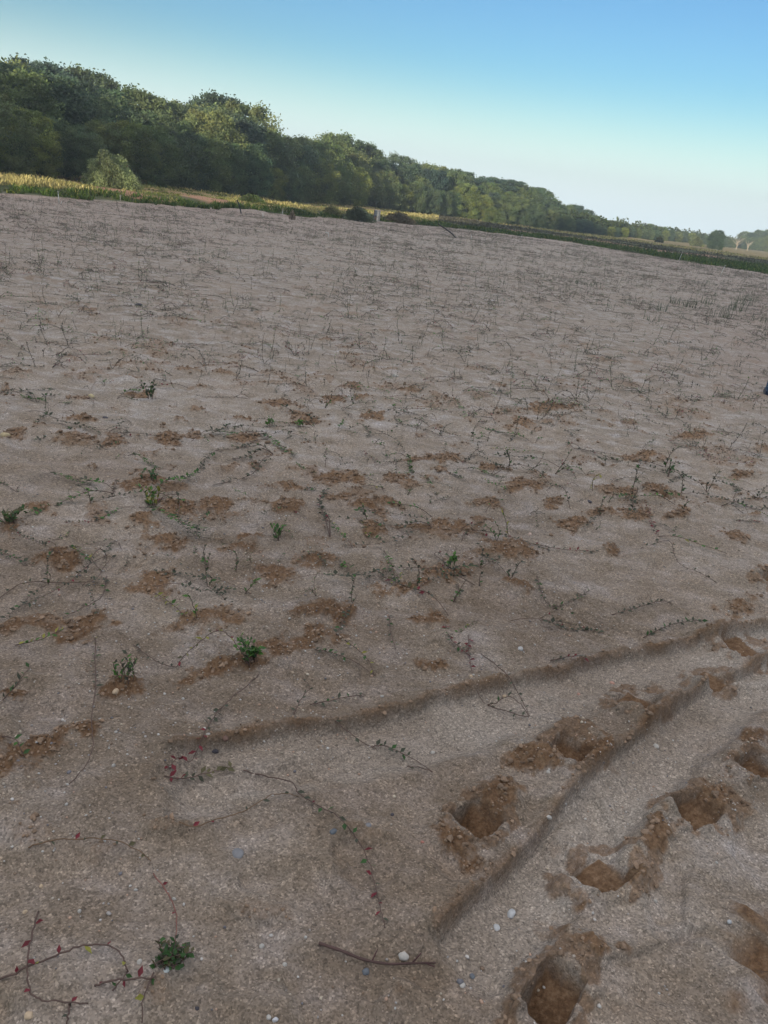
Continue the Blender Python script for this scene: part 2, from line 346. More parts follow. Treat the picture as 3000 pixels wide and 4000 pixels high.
PALE = (0.40, 0.315, 0.245); BROWN = (0.215, 0.125, 0.070)
def sand_material():
    m, nt, n, l, b = newmat('sand_ground')
    pos = N(nt, 'ShaderNodeNewGeometry').outputs['Position']
    damp = attr(nt, 'damp'); grass = attr(nt, 'grass'); gold = attr(nt, 'gold'); bare = attr(nt, 'bare'); tan = attr(nt, 'tan')
    big = noise_node(nt, 0.9, 5, .55, pos).outputs[0]
    med = noise_node(nt, 5.5, 5, .6, pos).outputs[0]
    fine = noise_node(nt, 60, 4, .65, pos).outputs[0]
    crust = ramp(nt, med, [(.30, (0.315, 0.26, 0.205)), (.45, (0.395, 0.34, 0.285)), (.58, (0.45, 0.40, 0.36)), (.72, (0.53, 0.49, 0.475))])
    crust = mix(nt, ramp(nt, big, [(.40, 0), (.62, .75)]), crust, mix(nt, .5, crust, (0.40, 0.31, 0.235)))
    mp = N(nt, 'ShaderNodeMapping'); mp.inputs['Scale'].default_value = (1.5, 4.0, 1); l.new(pos, mp.inputs[0])
    ani = noise_node(nt, 1.6, 7, .62, mp.outputs[0]).outputs[0]
    crust = mix(nt, ramp(nt, ani, [(.45, 0), (.60, .62)]), crust, mix(nt, fine, (0.24, 0.195, 0.145), (0.33, 0.27, 0.21)))
    crust = mix(nt, N_mul(nt, attr(nt, 'pale'), .65), crust, (0.52, 0.475, 0.425))
    # single grains, 3 to 6 mm
    v1 = N(nt, 'ShaderNodeTexVoronoi'); v1.inputs['Scale'].default_value = 230; l.new(pos, v1.inputs['Vector'])
    v2 = N(nt, 'ShaderNodeTexVoronoi'); v2.inputs['Scale'].default_value = 105; l.new(pos, v2.inputs['Vector'])
    sep = N(nt, 'ShaderNodeSeparateColor'); l.new(v1.outputs['Color'], sep.inputs[0])
    sep2 = N(nt, 'ShaderNodeSeparateColor'); l.new(v2.outputs['Color'], sep2.inputs[0])
    g1 = ramp(nt, sep.outputs[0], [(0, .60), (.5, .96), (.9, 1.14), (.975, 1.55)])
    crust = mix(nt, 1.0, crust, g1, 'MULTIPLY')
    g2 = ramp(nt, sep2.outputs[0], [(0, .5), (.10, .92), (.94, 1.05), (.985, 1.5)])
    crust = mix(nt, .7, crust, g2, 'MULTIPLY')
    dcol = ramp(nt, fine, [(.3, (0.15, 0.088, 0.050)), (.5, (0.25, 0.158, 0.094)), (.7, (0.37, 0.255, 0.165))])
    dcol = mix(nt, .35, dcol, mix(nt, 1, dcol, g1, 'MULTIPLY'))
    dn = ramp(nt, N_add(nt, damp, fine, .55), [(.30, 0), (.95, 1)])
    c = mix(nt, dn, crust, dcol)
    vignette = attr(nt, 'vignette')  # lens falloff put into the colour of the near sand
    c = mix(nt, vignette, c, mix(nt, 1.0, c, (0.62, 0.575, 0.535), 'MULTIPLY'))
    # the far, drier edge of the field is brown-pink
    c = mix(nt, tan, c, mix(nt, med, (0.30, 0.225, 0.19), (0.42, 0.33, 0.28)))
    gr = ramp(nt, noise_node(nt, .7, 5, .6, pos).outputs[0], [(.35, (0.05, 0.065, 0.025)), (.55, (0.08, 0.09, 0.035)), (.7, (0.13, 0.10, 0.06))])
    go = ramp(nt, noise_node(nt, 1.3, 6, .65, pos).outputs[0], [(.32, (0.13, 0.13, 0.04)), (.5, (0.30, 0.22, 0.09)), (.68, (0.42, 0.30, 0.17))])
    ve = mix(nt, gold, gr, go)
    ve = mix(nt, bare, ve, mix(nt, med, (0.25, 0.12, 0.07), (0.42, 0.26, 0.18)))
    c = mix(nt, grass, c, ve)
    l.new(c, b.inputs['Base Color']); b.inputs['Roughness'].default_value = .93
    b.inputs['Specular IOR Level'].default_value = .25
    bm = N(nt, 'ShaderNodeBump'); bm.inputs['Distance'].default_value = 0.004; bm.inputs['Strength'].default_value = .9
    bh = N(nt, 'ShaderNodeMath', operation='ADD'); l.new(sep.outputs[0], bh.inputs[0]); l.new(fine, bh.inputs[1])
    l.new(bh.outputs[0], bm.inputs['Height'])
    bm2 = N(nt, 'ShaderNodeBump'); bm2.inputs['Distance'].default_value = 0.02; bm2.inputs['Strength'].default_value = .6
    l.new(noise_node(nt, 28, 5, .6, pos).outputs[0], bm2.inputs['Height']); l.new(bm.outputs[0], bm2.inputs['Normal'])
    l.new(bm2.outputs[0], b.inputs['Normal'])
    return m
def N_mul(nt, a, k):
    x = N(nt, 'ShaderNodeMath', operation='MULTIPLY'); nt.links.new(a, x.inputs[0]); x.inputs[1].default_value = k; return x.outputs[0]
def N_add(nt, a, b, k):
    x = N(nt, 'ShaderNodeMath', operation='MULTIPLY_ADD'); nt.links.new(b, x.inputs[0]); x.inputs[1].default_value = k
    nt.links.new(a, x.inputs[2]); 
    y = N(nt, 'ShaderNodeMath', operation='SUBTRACT'); nt.links.new(x.outputs[0], y.inputs[0]); y.inputs[1].default_value = k*.5
    return y.outputs[0]
def tint_material(name, rough=.7, trans=0.0, var=.25, vscale=2.0, spec=.3, objvar=0.0):
    m, nt, n, l, b = newmat(name)
    t = attr(nt, 'tint', 'Color'); pos = N(nt, 'ShaderNodeNewGeometry').outputs['Position']
    f = ramp(nt, noise_node(nt, vscale, 4, .6, pos).outputs[0], [(.3, 1-var), (.7, 1+var)])
    c = mix(nt, 1, t, f, 'MULTIPLY')
    if objvar:
        oi = N(nt, 'ShaderNodeObjectInfo')
        h = ramp(nt, oi.outputs['Random'], [(0, (1-objvar, 1-objvar*.7, 1-objvar*.3)), (.35, (1.0, 1.0, .9)), (.7, (1+objvar*.5, 1+objvar*.45, .95)), (1, (.7, .85, .95))])
        c = mix(nt, 1, c, h, 'MULTIPLY')
    l.new(c, b.inputs['Base Color']); b.inputs['Roughness'].default_value = rough; b.inputs['Specular IOR Level'].default_value = spec
    if trans:
        tr = N(nt, 'ShaderNodeBsdfTranslucent'); l.new(c, tr.inputs['Color'])
        ms = N(nt, 'ShaderNodeMixShader'); ms.inputs[0].default_value = trans
        l.new(b.outputs[0], ms.inputs[1]); l.new(tr.outputs[0], ms.inputs[2])
        l.new(ms.outputs[0], nt.nodes['Material Output'].inputs['Surface'])
    return m
M_SAND = sand_material()
M_LEAF = tint_material('vine_leaf', .55, .25, .2, 30)
M_STEM = tint_material('vine_stem', .7, 0, .25, 60)
M_CROWN = tint_material('tree_foliage', .6, .30, .35, 0.9, .3, .42)
M_BARK = tint_material('bark', .9, 0, .3, 8)
M_GRASS = tint_material('grass_blade', .6, .35, .35, .5)
M_STONE = tint_material('stone', .75, 0, .18, 60, .4)
M_WOOD = tint_material('weathered_wood', .85, 0, .25, 14)
M_PLAST = tint_material('plastic', .45, 0, .08, 12, .5)
M_METAL = tint_material('grey_metal', .6, 0, .15, 6, .5)

# ------------------------------------------------------------------ ground sheet (finer where the field is near)
BARE = ((90, 690, 4.5, 2.4, .3), (330, 722, 2.2, 1.0, .3), (1250, 812, 3, 1.5, .2), (560, 762, 3.5, 1.3, .3), (850, 785, 3, 1.4, .3), (2350, 950, 12, 8, 0))
def build_ground():
    rr = list(np.arange(0.05, 0.8, 0.04)); r = 0.8
    while r < 60:
        dr = min((r*r+CAMH**2)/(755*CAMH)*1.15, 0.5+0.004*r); rr.append(r); r += dr
    while r < 260: rr.append(r); r += 0.9+(r-60)*0.02
    while r < 6000: rr.append(r); r *= 1.12
    rr.append(6000); rr = np.array(rr)
    aa = np.concatenate([np.linspace(-R(34), R(34), 880), np.linspace(R(34), R(360-34), 150)[1:-1]])
    na = len(aa); nr = len(rr)
    RR, AA = np.meshgrid(rr, aa, indexing='ij'); x = (RR*np.sin(AA)).ravel(); y = (RR*np.cos(AA)).ravel()
    z, damp, smooth, grass, s, az, r, pale = ground(x, y)
    # noise-driven masks
    n1 = fbm(x*0.25, y*0.25, 4, 71); n2 = fbm(x*0.08, y*0.08, 3, 72)
    right = sst(-0.05, 0.18, az)
    gstrip = np.interp(az, [-.6, -.3, 0, .2, .5], [2.4, 3.0, 4.0, 6, 10])
    gold = sst(0, 1.8, s-gstrip+n1*3)*(1-0.25*right)
    bare = np.zeros_like(x)
    for px, py, rx, ry, zz in BARE:
        c = at(px, py, zz); bare = np.maximum(bare, 1-sst(.6, 1.2, np.sqrt(((x-c.x)/rx)**2+((y-c.y)/ry)**2)+n1*.8))
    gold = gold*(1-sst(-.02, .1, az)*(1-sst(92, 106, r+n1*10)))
    tan = np.maximum(sst(-7, -0.3, s+n1*5)*.8, sst(-26, -6, s+n1*6)*.42)*(1-grass)
    tan = np.maximum(tan, .45*sst(.25, .5, az)*sst(7, 14, r)*(1-grass))
    vignette = np.clip((1-sst(1.9, 6.0, r+n1*2.0))*(.92+.8*fbm(x*1.6, y*1.6, 3, 74)), 0, 1)  # near sand browner, and darkened in its colour to imitate vignetting
    V = np.stack([x, y, z], 1)
    i = np.arange(nr-1)[:, None]; j = np.arange(na)[None, :]; j2 = (j+1) % na
    Q = np.stack([i*na+j, (i+1)*na+j, (i+1)*na+j2, i*na+j2], -1).reshape(-1, 4)
    V = np.vstack([V, [0, 0, 0]]); k = len(V)-1
    T = np.stack([np.full(na, k), np.arange(na), (np.arange(na)+1) % na], 1)
    e = lambda a: np.append(a, 0)
    o = mk('ground', V, [Q, T], M_SAND, attrs=dict(vignette=e(vignette), pale=e(pale), damp=e(damp), grass=e(grass), gold=e(gold), bare=e(bare), tan=e(tan)))
    # faces should look up
    me = o.data
    if me.polygons[len(Q)//2].normal.z < 0: me.flip_normals()
    tag(o, 'pale sanded cranberry field with wheel ruts, boot prints and a grassy far bank', None, None, 'structure')
    return o
build_ground()

# ------------------------------------------------------------------ trees
def quads_at(C, size, rng, up=0.0, aspect=.62, droop=0):
    """one leaf-spray quad per centre, randomly turned"""
    n = len(C)
    nrm = rng.normal(size=(n, 3)); nrm /= np.linalg.norm(nrm, axis=1)[:, None]; nrm[:, 2] = nrm[:, 2]*(1+up*2)
    nrm /= np.linalg.norm(nrm, axis=1)[:, None]
    a = rng.normal(size=(n, 3)); u = np.cross(nrm, a); u /= np.linalg.norm(u, axis=1)[:, None]; w = np.cross(nrm, u)
    s = (size*(0.6+0.8*rng.random(n)))[:, None]
    u = u*s; w = w*s*aspect
    bend = nrm*s*0.25
    V = np.stack([C-u, C-w*0.9+bend, C+u, C+w*0.9+bend], 1).reshape(-1, 3)
    Q = np.arange(n*4).reshape(n, 4)
    return V, Q
def tree_parts(seed, H=7.0, W=2.6, form='dome', nleaf=15000, leaf=.112, base=(0.055, 0.085, 0.022), low=.12):
    rng = np.random.default_rng(seed)
    tr = MB(); lf_c = []; lf_col = []
    # trunk and limbs
    lean = rng.normal(size=2)*.25
    tp = [np.array([lean[0]*t**1.5, lean[1]*t**1.5, H*.82*t]) for t in np.linspace(-.03, 1, 8)]
    for p in tp: p[:2] += rng.normal(size=2)*.05
    tr.tube(tp, np.linspace(.17, .03, 8)*H/7, 7, (.10, .085, .07))
    ncl = 64 if form != 'open' else 40
    cl = []
    for k in range(ncl):
        h = low + (0.96-low)*((k+rng.random())/ncl)
        if form == 'dome': rad = W*math.sqrt(max(0, 1-((h-.42)/.60)**2))
        elif form == 'cone': rad = W*(1-h)**.75*1.05+.15
        elif form == 'layer': rad = W*(0.35+0.65*abs(math.sin(h*13)))*math.sqrt(max(.02, 1-((h-.45)/.6)**2))
        else: rad = W*math.sqrt(max(0, 1-((h-.6)/.42)**2))
        a = k*2.399963+rng.random()*.7; q = rad*(0.45+0.55*rng.random()**.5)
        c = np.array([math.cos(a)*q, math.sin(a)*q, h*H]); 
        cl.append((c, (0.11*H)*(0.65+0.6*rng.random())*(.7 if h > .85 else 1)))
    cl.append((np.array([lean[0], lean[1], H*.93]), .55*H/7))
    per = nleaf//len(cl)
    for c, r in cl:
        m = int(per*(.6+.8*rng.random())); d = rng.normal(size=(m, 3)); d /= np.linalg.norm(d, axis=1)[:, None]
        rr = r*(0.35+0.65*rng.random(m)**.45)*(1+.34*rng.normal(size=m))
        sq = np.array([1.1, 1.1, .45 if form == 'layer' else .72])
        p = c+d*rr[:, None]*sq
        lf_c.append(p); tone = .75+.5*rng.random(); yel = rng.random()
        cc = np.array(base)*tone*np.array([1+.35*yel, 1+.12*yel, 1])
        lf_col.append(np.tile(cc, (m, 1))*(0.8+.4*rng.random((m, 1))))
    C = np.concatenate(lf_c); K = np.concatenate(lf_col)
    C[:, 2] = np.maximum(C[:, 2], .08)
    V, Q = quads_at(C, leaf, rng)
    return tr, V, Q, np.repeat(K, 4, 0)
PROTO = {}
def proto_tree(key, **kw):
    tr, V, Q, K = tree_parts(**kw)
    F = []
    a = mk('trunk', np.concatenate(tr.V), [np.concatenate(tr.Q)]+([np.concatenate(tr.T)] if tr.T else []), M_BARK, None, np.concatenate(tr.C))
    b = mk('crown', V, Q, M_CROWN, None, K, smooth=False)
    PROTO[key] = (a.data, b.data, float(np.percentile(V[:, 2], 99.6)))
    bpy.data.objects.remove(a); bpy.data.objects.remove(b)
G1 = (0.098, 0.148, 0.070); G2 = (0.125, 0.168, 0.078); G3 = (0.072, 0.115, 0.072)
proto_tree('dome1', seed=1, W=2.8, base=G1); proto_tree('dome2', seed=2, W=3.2, base=G2, nleaf=16000)
proto_tree('dome3', seed=3, W=2.4, base=G1, low=.06); proto_tree('tall1', seed=4, W=2.2, base=G3, form='open', low=.25, nleaf=13000)
proto_tree('cone1', seed=5, W=2.3, base=G3, form='cone', low=.05); proto_tree('layer1', seed=6, W=3.1, base=G3, form='layer', low=.08, nleaf=16000)
proto_tree('dome4', seed=8, W=3.4, base=(0.135, 0.18, 0.060), low=.03); proto_tree('bush1', seed=9, W=3.6, base=G2, low=.02)
def put_tree(key, x, y, H, name, label, cat='tree', group=None, wide=1.0):
    ta, cr, h0 = PROTO[key]; s = H/h0
    e = empty(name, (x, y, gz1(x, y)-.03), label, cat, group, random.uniform(0, 6.28)); e.scale = (s*wide, s*wide, s)
    for nm, me in (('trunk', ta), ('crown', cr)):
        o = bpy.data.objects.new(nm, me); col.objects.link(o); o.parent = e
    return e
SIL = [(-300, 230), (0, 250), (60, 225), (170, 240), (330, 275), (420, 290), (520, 335), (620, 360), (720, 405), (800, 385), (880, 395), (960, 440), (1030, 520), (1130, 535), (1240, 520), (1350, 545), (1420, 560), (1480, 600), (1600, 630), (1730, 650), (1800, 655), (1900, 690), (2000, 705), (2100, 740), (2150, 765), (2180, 790), (2290, 815), (2330, 840), (2430, 880), (2460, 905), (2530, 865), (2700, 905), (2725, 938), (2800, 930), (2870, 950), (2890, 905), (2950, 895), (3000, 880), (3400, 900)]
def proj(x, y, z):
    v = Vector((x, y, z-CAMH)); d = v.dot(Fw); return 1500+FPX*v.dot(Ri)/d, 2000-FPX*v.dot(Ui)/d
def sil(px): return np.interp(px, [a for a, b in SIL], [b for a, b in SIL])
def wood_d(px): return np.interp(px, [a for a, b in WOOD], [b for a, b in WOOD])
LM = [(-300, 'from the left end'), (330, 'right of the grey box'), (430, 'right of the round shrub'), (930, 'right of the black pole'), (1475, 'right of the water gate'), (1750, 'right of the bent pole'), (2180, 'where the wood drops low'), (2655, 'right of the far sprinkler'), (2880, 'right of the dead tree')]
ORD = ['first', 'second', 'third', 'fourth', 'fifth', 'sixth', 'seventh', 'eighth', 'ninth', 'tenth', 'eleventh', 'twelfth', 'thirteenth', 'fourteenth', 'fifteenth', 'sixteenth', 'seventeenth', 'eighteenth', 'nineteenth', 'twentieth']
rnd = random.Random(11)
FORM = {'dome1': 'rounded green', 'dome2': 'broad yellow-green', 'dome3': 'dense green', 'tall1': 'open-topped dark', 'cone1': 'pointed dark', 'layer1': 'layered dark', 'dome4': 'wide light-green', 'bush1': 'low spreading'}
def place_wood():
    cnt = {}
    for row, (dd, lo, hi) in enumerate(((0, .50, .72), (4.5, .72, .92), (9.5, .93, 1.0), (15, .96, 1.0))):
        px = -260.0
        while px < 3300:
            gap = 1.0
            D = wood_d(px)+dd*(1+.6*(px > 2000))+rnd.uniform(-1.2, 1.2)
            az = azof(px); x, y = polar(az, D)
            g0 = gz1(x, y); hor = horizon(px); base_y = hor + (CAMH-g0)*FPX/D
            fr = rnd.uniform(lo, hi); top = base_y + (sil(px)-base_y)*fr + (rnd.choice([-24, -10, 0, 8, 22, 34])*(60/D) if row > 1 else 0)
            _, by = proj(x, y, g0); _, b1 = proj(x, y, g0+1); top += by-base_y; H = (by-min(top, by-40) if row == 0 else by-top)/(by-b1)
            H = max(H, 1.2)
            if row == 0: key = rnd.choice(['dome1', 'dome2', 'dome3', 'dome4', 'dome2', 'bush1'] if px < 1850 else ['dome1', 'layer1', 'cone1', 'dome3', 'bush1', 'dome4'])
            else: key = rnd.choice(['dome1', 'dome2', 'dome3', 'tall1', 'tall1', 'dome2'] if px < 1700 else ['dome1', 'layer1', 'tall1', 'dome3', 'dome3', 'layer1'])
            if 1180 < px < 1420 and row < 2: key = rnd.choice(['dome4', 'dome2'])
            if px > 2500 and row == 3: px += 100; continue
            k = max(i for i, (a, b) in enumerate(LM) if a <= px); cnt[k, row] = cnt.get((k, row), 0)+1
            put_tree(key, x, y, H, 'tree', f"{FORM[key]} tree, {('front', 'second', 'third', 'rearmost')[row]} row, {ORD[cnt[k, row]-1]} {LM[k][1]}", 'tree', ('front', 'second', 'third', 'rearmost')[row]+' row of the wood', 1.0 if row == 0 else 1.05)
            w = H*.62*FPX/D
            px += max(26, w*rnd.uniform(.75, 1.05)*(0.95 if row == 0 else .9))
place_wood()
# trees behind the standpoint: they shade the whole field
for k in range(16):
    x = -43+k*6.2+rnd.uniform(-1.5, 1.5)
    for row in range(2):
        y = -84-row*9+rnd.uniform(-1.5, 1.5)
        put_tree(rnd.choice(['dome1', 'dome3', 'dome2']), x-3*row, y, rnd.uniform(19.0, 21.5), 'tree', f"tall shading tree behind the viewer, {ORD[k]} from the left in the {('nearer', 'farther')[row]} row", 'tree', 'trees behind the viewer', 1.0)
# the wood goes on outside the left of the view, and shades its own foot
for k, (x, y) in enumerate([(-25.8, 27), (-27.5, 20), (-30.5, 25), (-29.5, 12), (-33, 17), (-33.5, 4), (-31, 33)]):
    put_tree(rnd.choice(['dome1', 'dome3', 'dome2']), x, y, rnd.uniform(6.4, 7.6), 'tree', f"green tree of the wood outside the view on the left, {ORD[k]} counted from the frame", 'tree', 'trees outside the left of the view', 1.05)
#PART2
# ------------------------------------------------------------------ vines
LC = {'g': (0.045, 0.105, 0.030), 'b': (0.075, 0.17, 0.035), 'y': (0.26, 0.25, 0.05), 'r': (0.17, 0.025, 0.035), 'd': (0.070, 0.078, 0.052), 'o': (0.11, 0.10, 0.05)}
SC = (0.115, 0.075, 0.062); SG = (0.16, 0.10, 0.06)
def leafs(mb, P, rng, size=.016, gap=.013, mixc='gd', start=.1, wide=.42, end=1.0, both=True, colf=None):
    P = np.asarray(P, float); seg = np.linalg.norm(np.diff(P, axis=0), axis=1); L = seg.sum(); cs = np.concatenate([[0], np.cumsum(seg)])
    n = max(2, int(L/gap*(end-start))); V = []; C = []
    for k in range(n):
        s = L*(start+(end-start)*(k+.5*rng.random())/n); i = min(len(seg)-1, int(np.searchsorted(cs, s)-1)); i = max(i, 0)
        t = (s-cs[i])/max(seg[i], 1e-6); p = P[i]+(P[i+1]-P[i])*t; d = (P[i+1]-P[i])/max(seg[i], 1e-6)
        sd = np.cross(d, [0, 0, 1.0]); nn = np.linalg.norm(sd); sd = sd/nn if nn > .2 else np.array([math.cos(k*2.4), math.sin(k*2.4), 0])
        if nn <= .6: sd = np.array([math.cos(k*2.4), math.sin(k*2.4), 0.0])
        sgn = 1 if k % 2 else -1
        ax = sd*sgn*.8+d*.55+np.array([0, 0, .25+.3*rng.normal()]); ax += .25*rng.normal(size=3); ax /= np.linalg.norm(ax)
        w = np.cross(ax, [rng.normal()*.4, rng.normal()*.4, 1.0]); w /= np.linalg.norm(w)
        l = size*(.65+.6*rng.random()); up = np.cross(w, ax)
        V += [p, p+ax*l*.45-w*l*wide*.62+up*l*.07, p+ax*l, p+ax*l*.45+w*l*wide*.62+up*l*.07]
        ch = colf(s/L) if colf else mixc[int(rng.integers(len(mixc)))]
        c = np.array(LC[ch])*(.75+.5*rng.random()); C += [c]*4
    V = np.array(V); n = len(V)//4
    mb.add(V, np.arange(n*4).reshape(n, 4), (), np.array(C))
def smooth_pts(P, n=6):
    P = [np.asarray(p, float) for p in P]; out = []
    for i in range(len(P)-1):
        p0 = P[max(i-1, 0)]; p1 = P[i]; p2 = P[i+1]; p3 = P[min(i+2, len(P)-1)]
        for k in range(n):
            t = k/n; out.append(.5*((2*p1)+(-p0+p2)*t+(2*p0-5*p1+4*p2-p3)*t*t+(-p0+3*p1-3*p2+p3)*t**3))
    out.append(P[-1]); return np.array(out)
def ground_pt(px, py, h=0.0):
    g = at(px, py); z = gz1(g.x, g.y)
    for _ in range(3): g = at(px, py, z+h); z = gz1(g.x, g.y)
    return np.array([g.x, g.y, z+h])
def plane_pt(px, py, base):
    d = ray(px, py); bh = math.hypot(base[0], base[1]); f = np.array([base[0]/bh, base[1]/bh])
    t = bh/(d.x*f[0]+d.y*f[1]); return np.array([d.x*t, d.y*t, CAMH+d.z*t])
def hand_vine(pts, label, leaves='g', mode='run', size=.019, gap=.017, lift=.012, rad=.0019, name='cranberry_vine', colf=None, stemc=SC, start=.05, end=1., seed=0, tuft=0):
    rng = np.random.default_rng(seed+len(pts)*7+int(pts[0][0]))
    if mode == 'run':
        P = []
        for i, p in enumerate(pts):
            h = lift*(1+.8*rng.random()) if 0 < i < len(pts)-1 else .004
            if len(p) > 2: h = p[2]
            P.append(ground_pt(p[0], p[1], h))
    else:
        b = ground_pt(*pts[0][:2], .0); P = [b]+[plane_pt(p[0], p[1], b) for p in pts[1:]]
    P = smooth_pts(P, 6); P[1:-1] += rng.normal(size=(len(P)-2, 3))*.0012
    o0 = P[0].copy() if mode == 'run' else b
    P = P-o0
    e = empty(name, tuple(o0), label, 'vine', None)
    st = MB(); sr = np.linspace(rad, rad*.6, len(P)); st.tube(P, sr, 5, stemc); 
    lf = MB(); leafs(lf, P, rng, size, gap, leaves, start=start, end=end, colf=colf)
    st.build('stem', M_STEM, e, True); lf.build('leaves', M_LEAF, e)
    return e
def hand_tuft(px, py, hpx, label, n=6, leaves='gb', size=.02, spread=.5, gap=.010, name='cranberry_plant', seed=0, lean=(0, 0)):
    rng = np.random.default_rng(seed+int(px)); b = ground_pt(px, py, -.003); D = math.hypot(math.hypot(b[0], b[1]), CAMH); h = hpx*D/FPX
    e = empty(name, tuple(b), label, 'plant', None); lf = MB(); st = MB()
    for k in range(n):
        a = k*2.4+rng.random(); q = spread*h*(.3+.7*rng.random()); hh = h*(.55+.5*rng.random())
        tip = np.array([math.cos(a)*q+lean[0]*h, math.sin(a)*q+lean[1]*h, hh]); r0 = rng.normal(size=3)*[.012, .012, 0]
        P = smooth_pts([r0, r0+tip*[.35, .35, .6]+rng.normal(size=3)*.004, tip], 5)
        st.tube(P, np.linspace(.0016, .0009, len(P)), 5, SC); leafs(lf, P, rng, size, gap, leaves, start=.12, wide=.5)
    st.build('stem', M_STEM, e, True); lf.build('leaves', M_LEAF, e)
    return e
rl = lambda t: 'r' if t > .62 else ('d' if t > .3 else 'o')
hand_vine([(1010, 2635), (975, 2668), (900, 2730), (850, 2782), (800, 2862), (750, 2912), (700, 2958), (645, 3012)], 'long straight vine runner turning red at its lower end, crossing the upper wheel rut', 'dr', colf=rl, size=.026, gap=.020, start=.35)
hand_vine([(642, 3030), (700, 3042), (800, 3022), (870, 3003), (915, 2996)], 'short leafy runner, red at its left tip, olive at its right, in the rut end', 'gor', colf=lambda t: 'r' if t < .25 else ('d' if t < .5 else 'o'), size=.026, gap=.012)
hand_vine([(975, 2600), (940, 2545, .05), (900, 2490, .08), (868, 2465, .09), (835, 2468, .09), (780, 2508, .07), (720, 2560, .03), (690, 2605)], 'vine arching left from the bright green tuft with red and olive leaves', 'ryo', size=.026, gap=.022, start=.25)
hand_tuft(985, 2590, 95, 'bright green bushy tuft on the brown sand clods beside the arching vine', 12, 'gbb', .022, .7, .008, lean=(-.25, 0))
hand_vine([(950, 3010), (1050, 3035), (1140, 3055), (1168, 3100), (1250, 3150), (1330, 3200), (1400, 3280), (1440, 3360), (1462, 3450), (1490, 3560), (1503, 3625)], 'longest vine runner, winding down the centre foreground past the round print', 'dgr', size=.022, gap=.028, start=.32)
hand_vine([(700, 3215), (760, 3228), (850, 3200), (950, 3170), (1050, 3112), (1110, 3100), (1165, 3112)], 'thin reddish runner with a red tip, meeting the longest vine from the left', 'rd', size=.02, gap=.07, stemc=SG, colf=lambda t: 'r' if t < .3 else 'd')
hand_vine([(110, 3312), (200, 3282), (350, 3275), (450, 3285), (540, 3320), (590, 3362)], 'pale-stemmed runner with purple left tip above the small left dent', 'rdo', size=.02, gap=.035, stemc=SG)
hand_vine([(600, 3412), (650, 3480), (682, 3545), (690, 3620), (682, 3690)], 'bare pinkish runner curving down into the dark green foreground clump', 'r', size=.018, gap=.09, stemc=(0.22, 0.10, 0.08))
hand_tuft(650, 3760, 42, 'dark green leafy clump in the left foreground beside orange-brown sand', 24, 'gdgo', .017, 1.5, .008, lean=(.5, .4))
hand_vine([(0, 3825), (100, 3780), (200, 3742), (310, 3697), (400, 3690), (460, 3712), (490, 3770), (497, 3800)], 'red-leaved runner arching over the bottom left corner', 'ryr', size=.024, gap=.05, rad=.0026)
hand_vine([(370, 3852), (450, 3827), (560, 3822), (610, 3815)], 'short dark red twig-like runner pointing left from the foreground clump', 'r', size=.02, gap=.04, rad=.0026)
hand_vine([(440, 3870), (480, 3820), (497, 3790)], 'short runner with one pale green leaf hooked under the red-leaved runner', 'g', size=.022, gap=.04)
hand_vine([(150, 3560), (118, 3690, .03), (105, 3780, .02), (112, 3860), (150, 3900), (270, 3917), (345, 3919)], 'hooked runner in the bottom left corner, bare above and orange below', 'r', size=.024, gap=.06, rad=.0024)
hand_vine([(275, 3918), (268, 3960), (255, 4010)], 'dark bare stem leaving the bottom edge near the left corner', 'd', size=.018, gap=.05, rad=.0026)
hand_vine([(600, 3800), (560, 3900), (555, 3995)], 'thin dark vine hanging down from the foreground clump to the bottom edge', 'gy', size=.022, gap=.05)
hand_vine([(371, 2490), (373, 2671), (357, 2825), (362, 2906), (335, 2990), (271, 3062)], 'long thin vine running straight down the left side with a green top', 'gy', size=.022, gap=.03, colf=lambda t: 'y' if t < .08 else 'g' if t < .22 else 'd', end=.5, start=0)
hand_vine([(9, 2875), (63, 2893, .04), (95, 2955)], 'short arched sprig by the deep brown clods at the left edge', 'gb', size=.024, gap=.014, start=.5)
hand_tuft(492, 2660, 105, 'upright green plant with forked stems beside the tan pebble', 6, 'gbd', .022, .35, .011)
hand_vine([(10, 2735), (70, 2670, .06), (118, 2602, .09)], 'leafy green vine leaning up at the left edge over brown clods', 'gd', size=.024, gap=.012)
hand_vine([(520, 2518), (580, 2563), (640, 2595), (690, 2606)], 'grey bare runner joining the arched vine end at left centre', 'd', size=.018, gap=.03)
hand_vine([(60, 2520), (150, 2500, .04), (250, 2455, .05)], 'yellow-green leafy runner across the brown clods at far left', 'by', size=.024, gap=.012)
hand_vine([(1830, 2480), (1835, 2572), (1870, 2662), (1893, 2748)], 'dark straggly vine pair, left stem, ending on the upper rut wall', 'dr', size=.022, gap=.022, end=.55)
hand_vine([(1740, 2440), (1765, 2500), (1835, 2560)], 'dark leafy vine lying above the left rut-wall stem', 'drg', size=.024, gap=.012)
hand_vine([(1880, 2554), (1980, 2635), (2033, 2725), (2070, 2798)], 'thin vine dropping over the upper rut wall to the right of the dark pair', 'd', size=.018, gap=.035)
hand_vine([(1905, 2752), (1940, 2745, .03), (1990, 2720, .05), (2040, 2760, .03), (2066, 2796)], 'looped green sprig standing on the rut floor', 'gd', size=.022, gap=.022, start=0, end=.6)
hand_vine([(1905, 2755), (2006, 2786), (2066, 2800)], 'flat dark stem under the looped sprig on the rut floor', 'd', size=.018, gap=.03)
hand_vine([(1455, 2915), (1500, 2918), (1590, 2952), (1690, 3015)], 'green-leaved runner below the upper rut beside the white stone', 'gd', size=.024, gap=.014, end=.6)
hand_vine([(1290, 2800), (1400, 2890), (1470, 2930)], 'bare curved stem crossing the rut floor in the centre', 'd', size=.02, gap=.08)
